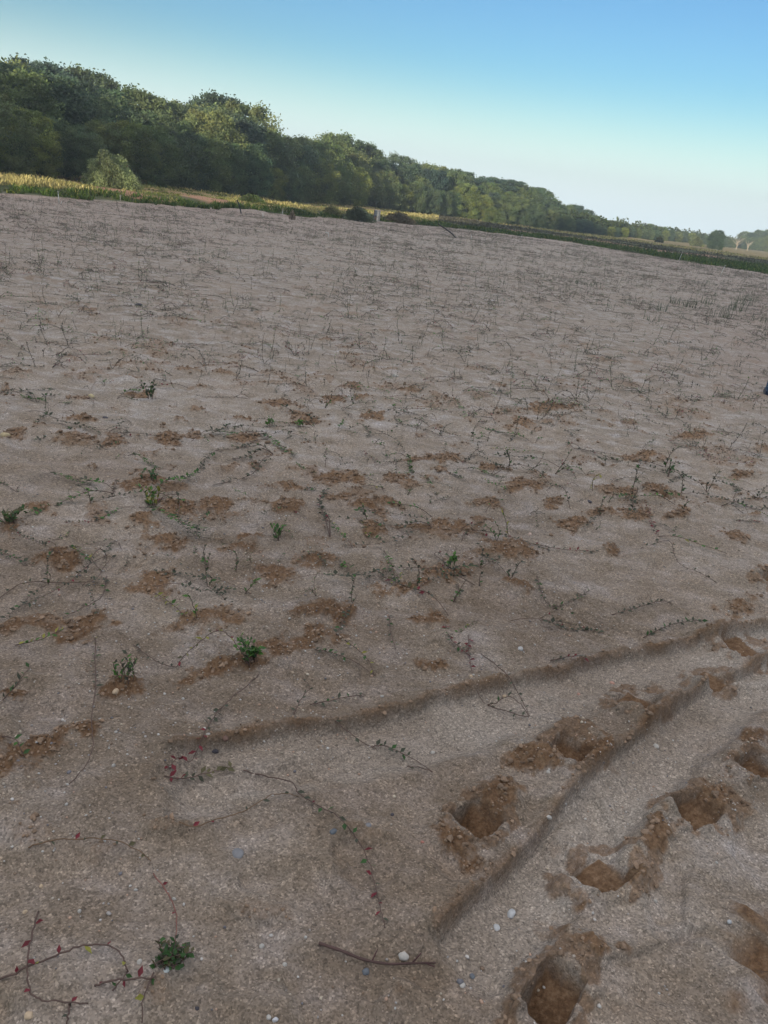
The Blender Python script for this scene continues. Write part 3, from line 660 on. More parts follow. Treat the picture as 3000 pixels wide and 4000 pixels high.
hand_vine([(1590, 2992), (1640, 3002), (1690, 3015)], 'short dark stem parallel to the green-leaved runner', 'd', size=.02, gap=.05)
hand_vine([(1230, 2535), (1310, 2554), (1392, 2590), (1465, 2640)], 'vine with dark green tip pointing left, above the centre of the upper rut', 'gd', size=.022, gap=.013, end=.5, start=0)
hand_vine([(1347, 2500), (1410, 2545, .05), (1440, 2580, .05), (1465, 2640)], 'yellowish upright stem joining the vine above the rut centre', 'gy', size=.022, gap=.03)
hand_vine([(1148, 2790), (1184, 2716, .03), (1211, 2682, .05), (1180, 2650, .06)], 'dark twiggy sprig just above the upper rut, left of centre', 'd', size=.02, gap=.02)
hand_vine([(1211, 2752), (1302, 2735), (1392, 2716), (1420, 2722)], 'pale green runner lying beside the dark twiggy sprig', 'gdd', size=.024, gap=.022)
hand_vine([(2512, 2490), (2620, 2440), (2700, 2425), (2757, 2418)], 'dark leafy runner on the tyre-marked sand at right', 'dg', size=.024, gap=.014)
hand_vine([(2390, 2400), (2480, 2375), (2600, 2345), (2690, 2400)], 'wavy dark runner above the tyre-marked sand at right', 'd', size=.022, gap=.018)
hand_vine([(2150, 2578), (2250, 2563), (2296, 2566)], 'small red-purple leafy runner at the end of the upper rut', 'rd', size=.024, gap=.014)
hand_vine([(1518, 2400), (1527, 2472), (1545, 2535)], 'thin vertical vine in the centre above the upper rut', 'dg', size=.02, gap=.03)
hand_vine([(0, 2335), (90, 2277), (226, 2270), (362, 2268), (407, 2213), (443, 2168)], 'long S-shaped bare runner at the left edge', 'do', size=.02, gap=.045)
hand_vine([(416, 2250), (398, 2331), (316, 2376), (244, 2414)], 'runner bending down-left below the S-shaped one', 'g', size=.022, gap=.04)
hand_vine([(271, 2132), (343, 2168, .04), (398, 2232)], 'bright yellow-green leafy vine beside the left brown clods', 'bgy', size=.026, gap=.012, end=.7, start=0)
hand_vine([(606, 2313), (669, 2358), (723, 2405)], 'yellow-leaved sprig left of the brown clod ridge', 'yb', size=.026, gap=.014)
hand_vine([(768, 2415), (758, 2370), (735, 2322)], 'pale green sprig standing on the brown clod ridge', 'yb', 'up', size=.026, gap=.012)
hand_vine([(958, 2318), (985, 2285), (1005, 2255)], 'bright green upright sprig on the left of two clod heaps', 'b', 'up', size=.03, gap=.012)
hand_vine([(922, 2235), (925, 2190), (920, 2150)], 'thin upright stem left of the bright green upright sprig', 'dg', 'up', size=.022, gap=.012)
hand_vine([(1325, 2215), (1350, 2205, .03), (1365, 2225, .02)], 'small bright green sprig right of the round clod heap', 'b', size=.028, gap=.012)
hand_vine([(1401, 2033), (1450, 2070, .02), (1491, 2105)], 'green and yellow runner in the middle of the picture', 'gy', size=.024, gap=.014)
hand_vine([(1500, 2150), (1527, 2213), (1545, 2268)], 'green runner pointing down beside the middle clod heap', 'bg', size=.024, gap=.014)
hand_tuft(1753, 2225, 85, 'fresh green upright plant right of the centre on a brown clod heap', 4, 'gb', .026, .4, .011)
hand_vine([(1760, 2222), (1800, 2215, .04), (1852, 2207, .04)], 'leafy side runner pointing right from the fresh green upright plant', 'gd', size=.026, gap=.011)
hand_vine([(1943, 2116), (1925, 2080), (1890, 2045)], 'green arching vine on the round clod heap, left stem', 'gb', 'up', size=.026, gap=.013)
hand_vine([(1943, 2116), (1950, 2075), (1935, 2040)], 'green arching vine on the round clod heap, right stem', 'gb', 'up', size=.026, gap=.013)
hand_vine([(1988, 2098), (1978, 2050), (1965, 1985)], 'yellow-green upright vine behind the round clod heap', 'yb', 'up', size=.024, gap=.014)
hand_vine([(2078, 2123), (2205, 2146), (2340, 2150)], 'straight dark runner lying to the right of the round clod heap', 'dr', size=.022, gap=.022)
hand_vine([(2503, 2141), (2612, 2114), (2648, 2196), (2740, 2240), (2802, 2277)], 'zigzag dark runner at the right edge of the field centre', 'dd', size=.022, gap=.03)
hand_vine([(2097, 2250), (2124, 2322), (2160, 2367), (2230, 2350), (2304, 2304)], 'U-shaped dark green runner right of the centre', 'dg', size=.024, gap=.02)
hand_vine([(2160, 2376), (2241, 2395)], 'short leafy green runner under the U-shaped runner', 'g', size=.026, gap=.011)
hand_vine([(1984, 1845), (1990, 1800), (1982, 1753)], 'leafy upright stem at right centre, tallest of its row', 'gd', 'up', size=.028, gap=.012)
hand_vine([(2314, 1918), (2318, 1870), (2350, 1848)], 'yellow-green bent sprig at right centre', 'y', 'up', size=.028, gap=.014)
hand_vine([(2666, 1997), (2685, 1950), (2650, 1935)], 'hooked sprig near the right edge', 'gd', 'up', size=.026, gap=.014)
hand_vine([(2520, 1960), (2540, 2024), (2576, 2105)], 'dark runner crossing two clod patches near the right edge', 'dr', size=.024, gap=.02)
hand_tuft(590, 1975, 75, 'yellow-green leafy clump in the left middle', 7, 'byb', .028, .8, .013)
hand_tuft(590, 1880, 50, 'dark green clump just above the yellow-green clump', 5, 'g', .028, .6, .013)
hand_tuft(580, 1560, 90, 'tall dark green plant with a shaded foot in the left middle distance', 6, 'gd', .03, .5, .015)
hand_tuft(1060, 1665, 40, 'small bright green plant in the middle distance', 5, 'b', .03, .6, .014)
hand_tuft(1175, 1670, 30, 'low green plant right of the small bright green plant', 5, 'b', .03, .9, .014)
hand_tuft(1080, 2110, 70, 'forked green plant on brown sand left of centre', 5, 'gb', .026, .5, .013)
hand_tuft(40, 2040, 50, 'low green mat of leaves at the left edge', 9, 'gbo', .028, 1.5, .012)

# random plants of the same kind
def sprig_mesh(seed, lod, kind):
    rng = np.random.default_rng(seed); st = MB(); lf = MB()
    mixc = {'dark': 'ddddg', 'green': 'gbdg', 'red': 'drdo', 'yel': 'ybog'}[kind]
    n = int(rng.integers(1, 4)); a0 = rng.random()*6.28
    for k in range(n):
        a = a0+rng.normal()*1.3; L = .06+.16*rng.random()**1.5; up = rng.random()
        if up > .72: tip = np.array([math.cos(a)*L*.3, math.sin(a)*L*.3, L*(.7+.4*rng.random())]); pts = [[0, 0, -.01], tip*[.2, .8, .55], tip]
        elif up > .45: L *= 1.5; tip = np.array([math.cos(a)*L, math.sin(a)*L, L*.15*rng.random()]); pts = [[0, 0, -.01], tip*.35+[0, 0, L*.30], tip*.75+[0, 0, L*.25], tip]
        else:
            L *= 2.6; c1 = rng.normal()*.35; d = np.array([math.cos(a), math.sin(a), 0]); w = np.array([-math.sin(a), math.cos(a), 0])
            pts = [[0, 0, -.005], d*L*.3+w*L*.12*c1+[0, 0, .015+.02*rng.random()], d*L*.65+w*L*.3*c1+[0, 0, .012], d*L+w*L*(.3*c1+.15*rng.normal())+[0, 0, .006]]
        P = smooth_pts(pts, 4 if lod == 0 else 2)
        if lod == 0: st.tube(P, np.linspace(.0017, .0009, len(P)), 4, SC); leafs(lf, P, rng, .015+.008*rng.random(), .008+.009*rng.random(), mixc, .1+.3*rng.random(), .5)
        else: st.tube(P, np.linspace(.0028, .0018, len(P)), 3, (.13, .10, .085), cap=False); leafs(lf, P, rng, .022, .020, mixc, .1, .5)
    return st, lf
def scatter(n, r0, r1, amax, seed):
    rng = np.random.default_rng(seed); r = np.sqrt(r0*r0+(r1*r1-r0*r0)*rng.random(n)); a = (rng.random(n)*2-1)*amax
    return r*np.sin(a), r*np.cos(a), r, a
KG = {'dark': 'dark vine sprigs in the field', 'green': 'green vine sprigs in the field', 'red': 'reddish vine sprigs in the field', 'yel': 'yellow-green vine sprigs in the field'}
def random_vines():
    X, Y, r, a = scatter(9*110, 2.9, 8.2, .56, 5)
    # keep clear of the wheel ruts' floors and of one another
    keep = []
    ru = np.minimum(np.abs(polyd(X, Y, RUTS[0][0])[0]), np.abs(polyd(X, Y, RUTS[1][0])[0]))
    for i in np.argsort(r):
        if ru[i] < .22 or (X[i] > .75 and Y[i] < 4.0) or Y[i] < 2.7: continue
        if float(fbm(X[i:i+1]*1.3, Y[i:i+1]*1.3, 2, 85)[0]) < -.18: continue
        if any((X[i]-X[j])**2+(Y[i]-Y[j])**2 < .13**2 for j in keep[-90:]): continue
        keep.append(i)
    keep = keep[:232]
    protos = [(sprig_mesh(100+k, 0, kd), kd) for k, kd in enumerate(['dark', 'dark', 'dark', 'green', 'dark', 'red', 'green', 'dark', 'yel', 'red', 'dark', 'green'])]
    ms = []
    for (st, lf), kd in protos:
        s = st.build('stem', M_STEM, None, True); l = lf.build('leaves', M_LEAF)
        ms.append((s.data, l.data, kd)); bpy.data.objects.remove(s); bpy.data.objects.remove(l)
    LMK = [(1545, 1461, 'lone whitish stone'), (357, 1549, 'yellowish stone'), (20, 1703, 'olive-yellow stone'), (411, 1632, 'flat dark stone at left'), (580, 1560, 'tall dark green plant'), (1060, 1665, 'small bright green plant'),
      (590, 1975, 'yellow-green leafy clump'), (40, 2040, 'green leaf mat'), (1080, 2110, 'forked green plant'), (1984, 1845, 'tall leafy upright stem'), (2314, 1918, 'yellow-green bent sprig'), (2300, 1959, 'flat dark stone at right'),
      (2666, 1997, 'hooked sprig'), (1753, 2225, 'fresh green upright plant'), (1943, 2116, 'round clod heap'), (985, 2590, 'bushy bright green tuft'), (492, 2660, 'forked-stem plant by the tan stone'), (2200, 2350, 'U-shaped runner'), (2990, 1530, 'blue crate'),
      (2640, 2190, 'zigzag runner'), (2540, 1255, 'small sedge clump'), (1440, 2070, 'green and yellow runner'), (340, 2170, 'yellow-green vine by brown clods'), (2512, 1450, 'bare sand left of the crate'), (1000, 1350, 'bare sand beyond the dark green plant')]
    LP = [(at(q[0], q[1]), q[2]) for q in LMK]; used = {}; labs = {}
    KS = {'dark': 'dark', 'green': 'green-leaved', 'red': 'reddish', 'yel': 'yellow-green'}
    def lab(x, y, kd):
        c, nm = min(LP, key=lambda q: (q[0].x-x)**2+(q[0].y-y)**2); dx, dy = x-c.x, y-c.y
        rel = ('right of' if dx > 0 else 'left of') if abs(dx) > abs(dy) else ('behind' if dy > 0 else 'in front of')
        k = used[(nm, rel, kd)] = used.get((nm, rel, kd), 0)+1
        return f"{KS[kd]} vine sprig, {ORD[min(k-1, 19)]} {rel} the {nm}"
    keep.sort(key=lambda i: min((q[0].x-X[i])**2+(q[0].y-Y[i])**2 for q in LP))
    zz = gz(X[keep], Y[keep]); rr = random.Random(3)
    for i, z in zip(keep, zz):
        sm, lm, kd = ms[rr.randrange(len(ms))]; s = rr.uniform(.55, 1.45)
        e = empty('cranberry_vine', (X[i], Y[i], z), lab(X[i], Y[i], kd), 'vine', KG[kd], rr.uniform(0, 6.28)); e.scale = (s*rr.uniform(.8, 1.3), s, s*rr.uniform(.6, 1.1))
        for nm, me in (('stem', sm), ('leaves', lm)):
            o = bpy.data.objects.new(nm, me); col.objects.link(o); o.parent = e
    rmax = max(r[i] for i in keep)
    # the rest of the field
    protos = []
    for k in range(14):
        st, lf = sprig_mesh(300+k, 1, ['dark', 'dark', 'green', 'dark', 'red', 'dark', 'dark'][k % 7])
        V = np.concatenate(st.V+lf.V); nst = st.n
        protos.append((V, np.concatenate(st.Q+[q+nst for q in lf.Q]), np.concatenate(st.C+lf.C)))
    X, Y, r, a = scatter(72000, rmax, 62, .60, 6)
    n1 = fbm(X*.5, Y*.5, 3, 81)
    ok = (r < edge_r(a)-.6-2.5*np.random.default_rng(1).random(len(r))**3)
    dens = np.where(r < 14, .8, 1)*np.clip(.9+1.9*n1+1.0*fbm(X*1.7, Y*1.7, 2, 83), .25, 2); ok &= np.random.default_rng(2).random(len(r)) < dens*np.clip(12/np.maximum(r, 1), .32, 1)*1.55
    X, Y, r = X[ok], Y[ok], r[ok]; Z = gz(X, Y); rng = np.random.default_rng(4)
    mb_V = []; mb_Q = []; mb_C = []; off = 0
    which = rng.integers(14, size=len(X)); th = rng.random(len(X))*6.28; sc_ = (.42+.75*rng.random(len(X))**2.5)*(1+.2*np.clip((r-12)/30, 0, 1))
    for p in range(14):
        V, Q, C = protos[p]; idx = np.nonzero(which == p)[0]
        c, s = np.cos(th[idx])[:, None], np.sin(th[idx])[:, None]; k = sc_[idx][:, None]
        W = np.stack([(V[None, :, 0]*c-V[None, :, 1]*s)*k+X[idx][:, None], (V[None, :, 0]*s+V[None, :, 1]*c)*k+Y[idx][:, None], V[None, :, 2]*k+Z[idx][:, None]], -1)
        mb_V.append(W.reshape(-1, 3)); mb_Q.append((Q[None]+(np.arange(len(idx))*len(V))[:, None, None]).reshape(-1, 4)+off)
        mb_C.append((.05*np.array([1.1, .98, .90])+np.tile(C[None], (len(idx), 1, 1))*(.9+.6*rng.random((len(idx), 1, 1)))).reshape(-1, 3)); off += len(idx)*len(V)
    o = mk('cranberry_vines', np.concatenate(mb_V), np.concatenate(mb_Q), M_LEAF, None, np.concatenate(mb_C), False)
    tag(o, 'thousands of small dark vine sprigs covering the field into the distance', 'vines', None, 'stuff')
    print('VINES', len(keep), rmax, len(X))
random_vines()

# ------------------------------------------------------------------ pebbles, clods, stones
ph = (1+5**.5)/2
ICO = np.array([(-1, ph, 0), (1, ph, 0), (-1, -ph, 0), (1, -ph, 0), (0, -1, ph), (0, 1, ph), (0, -1, -ph), (0, 1, -ph), (ph, 0, -1), (ph, 0, 1), (-ph, 0, -1), (-ph, 0, 1)])/math.hypot(1, ph)
ICF = np.array([(0, 11, 5), (0, 5, 1), (0, 1, 7), (0, 7, 10), (0, 10, 11), (1, 5, 9), (5, 11, 4), (11, 10, 2), (10, 7, 6), (7, 1, 8), (3, 9, 4), (3, 4, 2), (3, 2, 6), (3, 6, 8), (3, 8, 9), (4, 9, 5), (2, 4, 11), (6, 2, 10), (8, 6, 7), (9, 8, 1)])
def lumps(name, X, Y, Z, S, C, mat, flat=.6, jit=.25, seed=0, smooth=True, sink=.25):
    rng = np.random.default_rng(seed); n = len(X)
    V = ICO[None]*(1+jit*rng.normal(size=(n, 12, 1)))*S[:, None, None]*np.stack([.75+.6*rng.random(n), .75+.4*rng.random(n), flat*(.7+.5*rng.random(n))], 1)[:, None, :]
    t = rng.random(n)*6.28; c, s = np.cos(t)[:, None], np.sin(t)[:, None]
    W = np.stack([V[..., 0]*c-V[..., 1]*s+X[:, None], V[..., 0]*s+V[..., 1]*c+Y[:, None], V[..., 2]+(Z+S*flat*(1-2*sink))[:, None]], -1)
    F = (ICF[None]+(np.arange(n)*12)[:, None, None]).reshape(-1, 3)
    return mk(name, W.reshape(-1, 3), F, mat, None, np.repeat(C, 12, 0), smooth)
rng = np.random.default_rng(21)
X, Y, r, a = scatter(26000, .9, 7.5, .60, 22)
ok = (rng.random(len(r)) < np.clip(2.6/r, 0, 1)**1.3*.9) & (fbm(X*2, Y*2, 3, 86) > -.22+.5*rng.random(len(r))); X, Y, r = X[ok], Y[ok], r[ok]
g = ground(X, Y); PALC = np.array([(.50, .48, .45), (.48, .41, .32), (.36, .33, .31), (.16, .155, .17), (.45, .30, .22), (.50, .47, .44), (.24, .17, .12), (.42, .36, .30)])
pw = np.array([.16, .17, .17, .10, .08, .14, .08, .10]); pick = rng.choice(8, size=len(X), p=pw/pw.sum())
S = .0016+.0022*rng.random(len(X))+.0035*rng.random(len(X))**8
C = PALC[pick]*(.8+.35*rng.random((len(X), 1)))
tag(lumps('pebbles', X, Y, g[0], S, C, M_STONE, .7, .12, 5), 'coarse grit and tiny pebbles strewn over the foreground sand', 'pebbles', None, 'stuff')
X, Y, r, a = scatter(170000, 1.0, 9.5, .60, 23)
g = ground(X, Y); ok = (g[1]*(1-g[2])*np.clip(4/r, .2, 1) > .2+.8*rng.random(len(X))); X, Y, z, r = X[ok], Y[ok], g[0][ok], r[ok]
S = (.0025+.004*rng.random(len(X))+.009*rng.random(len(X))**7)*np.clip(r/4, .8, 1.25)
C = np.array([(.22, .15, .10)])*(.75+.6*rng.random((len(X), 1)))
print('CLODS', len(X))
tag(lumps('sand_clods', X, Y, z, S, C, M_STONE, .8, .22, 6, False), 'crumbs and clods of damp brown sand on the disturbed patches', 'clods', None, 'stuff')
def stone(px, py, rpx, c, label, flat=.6, name='stone'):
    p = ground_pt(px, py, 0); D = math.sqrt(p[0]**2+p[1]**2+CAMH**2); R_ = rpx*D/FPX
    import bmesh
    bm = bmesh.new(); bmesh.ops.create_icosphere(bm, subdivisions=3, radius=1); sd = Vector((px*.01, py*.013, 0))
    ax = (random.uniform(.8, 1.1), random.uniform(.65, .9)); th = random.uniform(0, 3)
    for v in bm.verts:
        q = v.co.copy(); d = 1+.22*mn.noise(q*1.3+sd)+.07*mn.noise(q*3.5+sd)
        q = Vector((q.x*ax[0], q.y*ax[1], q.z*flat))*d*R_
        v.co = Vector((q.x*math.cos(th)-q.y*math.sin(th), q.x*math.sin(th)+q.y*math.cos(th), q.z+R_*flat*.12))
    me = bpy.data.meshes.new(name); bm.to_mesh(me); bm.free()
    at_ = me.attributes.new('tint', 'FLOAT_COLOR', 'POINT'); at_.data.foreach_set('color', np.tile(np.array([*c, 1.0], dtype=np.float32), len(me.vertices)))
    for pl in me.polygons: pl.use_smooth = True
    me.materials.append(M_STONE); o = bpy.data.objects.new(name, me); col.objects.link(o); o.location = tuple(p)
    return tag(o, label, 'stone')
WH = (.44, .415, .38); TN = (.50, .38, .26); GY = (.20, .20, .21); BL = (.13, .145, .165); DK = (.06, .055, .065); PK = (.48, .28, .22)
for a_ in [(443, 2992, 9, WH, 'round white pebble beside brown clods left of the rut end', .95), (452, 2703, 15, TN, 'tan oval stone at the foot of the forked green plant', .7), (928, 3335, 24, GY, 'flat grey stone alone on the sand, largest in the foreground', .4),
    (1302, 3249, 14, BL, 'blue-grey stone left of the longest vine', .6), (1437, 3225, 14, GY, 'dark grey stone right of the longest vine', .5), (161, 3463, 8, TN, 'small cream pebble at the left edge', .8), (98, 3563, 9, TN, 'pinkish tan angular pebble near the left edge', .7),
    (1022, 3697, 10, WH, 'white pebble left of the dark twig', .7), (1112, 3769, 9, WH, 'white pebble below the dark twig', .7), (1429, 3796, 15, BL, 'blue-grey stone under the dark twig', .6), (1577, 3733, 20, WH, 'white angular stone touching the dark twig', .6),
    (1807, 3850, 12, WH, 'long white pebble right of the twig end', .6), (1844, 3814, 11, BL, 'blue pebble right of the twig end', .6), (1997, 3570, 18, (.45, .46, .47), 'pale grey stone in the lower wheel rut', .6), (1940, 3624, 13, (.46, .47, .48), 'smaller pale grey stone in the lower wheel rut', .6),
    (2124, 3267, 11, WH, 'white pebble in the upper end of the lower rut', .7), (1690, 2941, 10, WH, 'white triangular stone right of the green-leaved runner', .6), (2033, 2536, 13, (.42, .41, .40), 'pale grey stone above the upper rut wall', .7), (2562, 2915, 15, WH, 'white oval pebble among the boot prints', .5),
    (2391, 2669, 10, PK, 'pinkish pebble on the upper rut floor at right', .6), (113, 3968, 15, TN, 'tan stone in the bottom left corner', .7), (1532, 3183, 8, DK, 'small dark pebble left of a boot print', .7), (1545, 1461, 14, WH, 'whitish stone alone in the middle distance', .6),
    (2070, 2087, 9, (.6, .45, .38), 'pale pink pebble right of the round clod heap', .7), (2300, 1959, 13, DK, 'flat dark stone at right centre', .3), (411, 1632, 13, DK, 'flat dark stone in the left middle distance', .3), (542, 1198, 15, DK, 'dark flat lump far out in the left field', .3),
    (357, 1549, 14, (.5, .42, .25), 'yellowish stone left of the tall dark green plant', .6), (20, 1703, 22, (.42, .34, .2), 'olive-yellow stone at the left edge', .5), (650, 3790, 13, (.45, .5, .5), 'pale bluish stone under the foreground clump', .5), (545, 3757, 9, WH, 'white pebble left of the foreground clump', .7),
    (680, 3512, 7, WH, 'white pebble beside the bare pinkish runner', .8), (715, 2600+130, 7, WH, 'small white pebble above the rut end', .7), (812, 2890, 8, WH, 'white pebble on the edge of the upper rut', .6), (880, 2885, 13, (.15, .09, .07), 'dark brown stone on the edge of the upper rut', .8),
    (840, 2940, 12, DK, 'black stone just inside the upper rut', .7), (2260, 2712, 8, PK, 'salmon pebble right of the looped sprig', .7), (1970, 2720, 9, TN, 'tan pebble at the root of the looped sprig', .7), (2150, 2985, 9, WH, 'white pebble by the upper boot print', .7),
    (1650, 3290, 7, (.4, .18, .14), 'small red pebble left of the middle boot print', .7), (2850, 3600, 9, (.42, .43, .44), 'grey pebble near the right edge', .6), (1050, 3975, 9, WH, 'pale pebble at the bottom edge left of centre', .8), (1075, 3985, 10, (.5, .5, .52), 'bluish white pebble at the bottom edge', .8),
    (2560, 3520, 8, WH, 'white pebble right of the large boot print', .7), (310, 3560, 8, WH, 'white pebble left of the bare pinkish runner', .8), (1840, 2645, 9, TN, 'tan pebble at the rut wall beside the dark vine', .8), (770, 3940, 8, DK, 'black pebble near the bottom edge, left', .7)]:
    stone(*a_)
# dark twig in the foreground
def twig():
    P = smooth_pts([ground_pt(1245, 3683, .008), ground_pt(1330, 3712, .012), ground_pt(1420, 3748, .016), ground_pt(1520, 3765, .012), ground_pt(1610, 3762, .01), ground_pt(1702, 3760, .006)], 6)
    o0 = P[0].copy(); mb = MB(); mb.tube(P-o0, np.linspace(.0040, .0022, len(P))*(1+.12*np.sin(np.arange(len(P))*1.7)), 7, (.10, .062, .055))
    e = empty('twig', tuple(o0), 'dark reddish-brown dead twig lying on the sand at the bottom centre', 'twig')
    mb.build('stick', M_BARK, e, True); m2 = MB()
    for i, d in ((24, (.02, .02, .012)), (27, (.02, -.016, .012)), (14, (.01, .025, .01))):
        m2.tube([P[i]-o0, P[i]-o0+np.array(d)], [.0022, .0012], 5, (.10, .05, .05)); m2.build('side_shoot', M_BARK, e, True); m2 = MB()
twig()

# ------------------------------------------------------------------ blue crate at the right edge
def crate():
    c = ground_pt(3050, 1565, 0); e = empty('plastic_crate', tuple(c), 'upturned dark blue plastic crate on the sand, cut off by the right edge', 'crate', None, -.35)
    for nm, z0, z1, w0, w1, cc in (('rim', 0.0, .055, .205, .200, (.012, .022, .05)), ('shell', .055, .150, .190, .170, (.016, .045, .10))):
        mb = MB(); V = []
        for z, w in ((z0, w0), (z1, w1)): V += [(-w, -w*.75, z), (w, -w*.75, z), (w, w*.75, z), (-w, w*.75, z)]
        mb.add(V, [(0, 1, 5, 4), (1, 2, 6, 5), (2, 3, 7, 6), (3, 0, 4, 7), (4, 5, 6, 7), (3, 2, 1, 0)], (), cc)
        if nm == 'shell':
            for k in range(9):
                for sx in (-1, 1):
                    x = -.17+.34*k/8
                    mb.box((x*.95, sx*.140, .1), (.010, .012, .092), c=(.03, .085, .16))
                    mb.box((sx*.187, x*.70, .1), (.012, .010, .092), c=(.03, .085, .16))
        mb.build(nm, M_PLAST, e)
crate()
# ------------------------------------------------------------------ sprinklers, stakes and poles at the far edge
def hgt(p, hpx): return hpx*math.sqrt(p[0]**2+p[1]**2+CAMH**2)/FPX
def sprinkler(px, py, hpx, lean, label, head=True, c=(.66, .66, .64)):
    p = ground_pt(px, py, -.01); h = hgt(p, hpx); e = empty('sprinkler', tuple(p), label, 'sprinkler', 'sprinkler risers in the field')
    mb = MB(); t = np.array([lean*h, 0, h]); mb.tube([(0, 0, 0), t*.5, t*.8], [.014, .014, .012], 8, c); mb.build('riser', M_PLAST, e, True)
    if head:
        m2 = MB(); m2.tube([t*.8, t*.9, t], [.02, .03, .012], 8, (.30, .29, .26)); a = t*.95
        m2.tube([a, a+np.array([.06, 0, .02])], [.009, .006], 6, (.30, .29, .26)); m2.build('nozzle', M_PLAST, e, True)
sprinkler(229, 752, 42, -.05, 'tall thin white sprinkler riser at the left edge of the far grass')
sprinkler(237, 753, 12, .1, 'short white stub beside the tall thin riser at left', False)
sprinkler(470, 788, 20, 0, 'faint grey sprinkler riser left of the black leaning pole', True, (.35, .33, .32))
sprinkler(1029, 821, 20, -.1, 'short white stake just right of the black leaning pole', False)
sprinkler(1103, 842, 22, .02, 'white sprinkler riser with a grey head, right of the short white stake')
sprinkler(1839, 940, 20, -.03, 'white sprinkler riser right of the bent pole and its sand heaps')
sprinkler(2035, 934, 15, .1, 'small sprinkler riser at the field edge before the lone sapling')
sprinkler(2651, 1020, 32, .16, 'white sprinkler riser with dark head before the far right ditch')
sprinkler(2813, 1079, 36, .2, 'rightmost sprinkler riser, brown top over white foot')
sprinkler(2620, 1010, 18, .1, 'faint greenish riser left of the one with the dark head', True, (.16, .18, .13))
e = empty('bent_pipe', tuple(ground_pt(1283, 926, 0)), 'thin white pipe bent over at the top, standing in the field', 'pipe'); mb = MB(); b = ground_pt(1283, 926, 0)
mb.tube(smooth_pts([b-b, plane_pt(1283, 912, b)-b, plane_pt(1279, 909, b)-b, plane_pt(1271, 908, b)-b], 4), .014, 6, (.6, .6, .58)); mb.build('pipe', M_PLAST, e, True)
def pole(pts, rad, label, name):
    b = ground_pt(*pts[0]); P = smooth_pts([b-b]+[plane_pt(*q, b)-b for q in pts[1:]], 5); e = empty(name, tuple(b), label, 'pole')
    mb = MB(); mb.tube(P, rad, 8, (.018, .018, .022)); mb.build('shaft', M_PLAST, e, True)
    m2 = MB(); m2.tube([P[-1]-(P[-1]-P[-2])*.2, P[-1]+(P[-1]-P[-2])*.15], rad*1.35, 8, (.015, .015, .018)); m2.build('end_cap', M_PLAST, e, True)
pole([(943, 822), (935, 803), (926, 781)], .035, 'straight black pole leaning left out of a sand heap', 'black_pole')
pole([(1783, 932), (1768, 915), (1745, 897), (1712, 875)], .035, 'long black pole bent over to the left between two small sand heaps', 'bent_pole')
# ------------------------------------------------------------------ water gate
def gate():
    b = ground_pt(1470, 864, 0); s = hgt(b, 1); e = empty('water_gate', tuple(b), 'pale grey metal and wood water gate standing at the field edge', 'water gate', None, 0)
    W = 18*s; Hh = 38*s
    mb = MB(); mb.box((0, .06, Hh*.70), (W, .05, Hh*.42), c=(.44, .45, .46)); mb.build('gate_panel', M_METAL, e)
    mb = MB(); mb.box((0, .0, Hh*.26), (W*1.0, .12, Hh*.34), c=(.30, .20, .14)); mb.box((0, -.01, Hh*.455), (W*1.08, .16, .05), c=(.12, .12, .13)); mb.build('board', M_WOOD, e)
    for sx, w, c in ((-1, .07, (.16, .15, .16)), (.35, .12, (.62, .56, .48)), (1, .09, (.40, .38, .35))):
        mb = MB(); mb.box((sx*W*.54, -.06, Hh*.47), (w, .09, Hh*1.0), c=c); mb.build('post', M_WOOD, e)
    mb = MB(); mb.box((0, .03, Hh*.94), (W*1.25, .14, .06), c=(.45, .44, .42)); mb.build('cross_beam', M_WOOD, e)
gate()
def box_hut():
    x, y = polar(azof(332), 44); b = np.array([x, y, gz1(x, y)]); s = hgt(b, 1); e = empty('pump_box', tuple(b), 'small dark grey box with a brown lid beside the round shrub', 'box', None, .2)
    mb = MB(); mb.box((0, 0, 11*s), (20*s, 14*s, 20*s), c=(.07, .075, .085)); mb.build('box_body', M_WOOD, e)
    mb = MB(); mb.box((-1*s, 0, 23.8*s), (27*s, 20*s, 3.4*s), c=(.17, .12, .10)); mb.build('lid', M_WOOD, e)
    mb = MB(); mb.box((-9*s, -8.9*s, 10.6*s), (2.6*s, 1.4*s, 21*s), c=(.40, .38, .37)); mb.build('corner_post', M_WOOD, e)
box_hut()
# ------------------------------------------------------------------ grass
def blades(name, X, Y, Z, H, W, C, label, lean=.35, seed=0, mat=None):
    rng = np.random.default_rng(seed); n = len(X); t = rng.random(n)*6.28
    dx, dy = np.cos(t), np.sin(t); q = rng.normal(size=(n, 2))*lean*H[:, None]*.6; q2 = q*2.4
    b = np.stack([X, Y, Z-.02], 1); w = np.stack([dx, dy, 0*dx], 1)*W[:, None]
    m = b+np.stack([q[:, 0], q[:, 1], H*.6], 1); tp = b+np.stack([q2[:, 0], q2[:, 1], H], 1)
    V = np.stack([b-w, b+w, m+w*.8, m-w*.8, tp], 1).reshape(-1, 3); k = np.arange(n)[:, None]*5
    Q = k+np.array([[0, 1, 2, 3]]); T = k+np.array([[3, 2, 4]])
    o = mk(name, V, [Q, T], mat or M_GRASS, None, np.repeat(C, 5, 0), False)
    return tag(o, label, 'grass', None, 'stuff')
def grass_region(n, s0, s1, seed, amax=.72, pw=1.0):
    rng = np.random.default_rng(seed); a = (rng.random(n)*2-1)*amax; u = rng.random(n)**pw
    lo = edge_r(a)+s0; hi = edge_r(a)+s1; r = lo+(hi-lo)*u; return r*np.sin(a), r*np.cos(a), a, r, rng
X, Y, a, r, rng = grass_region(150000, -.3, 26, 31, pw=1.7)
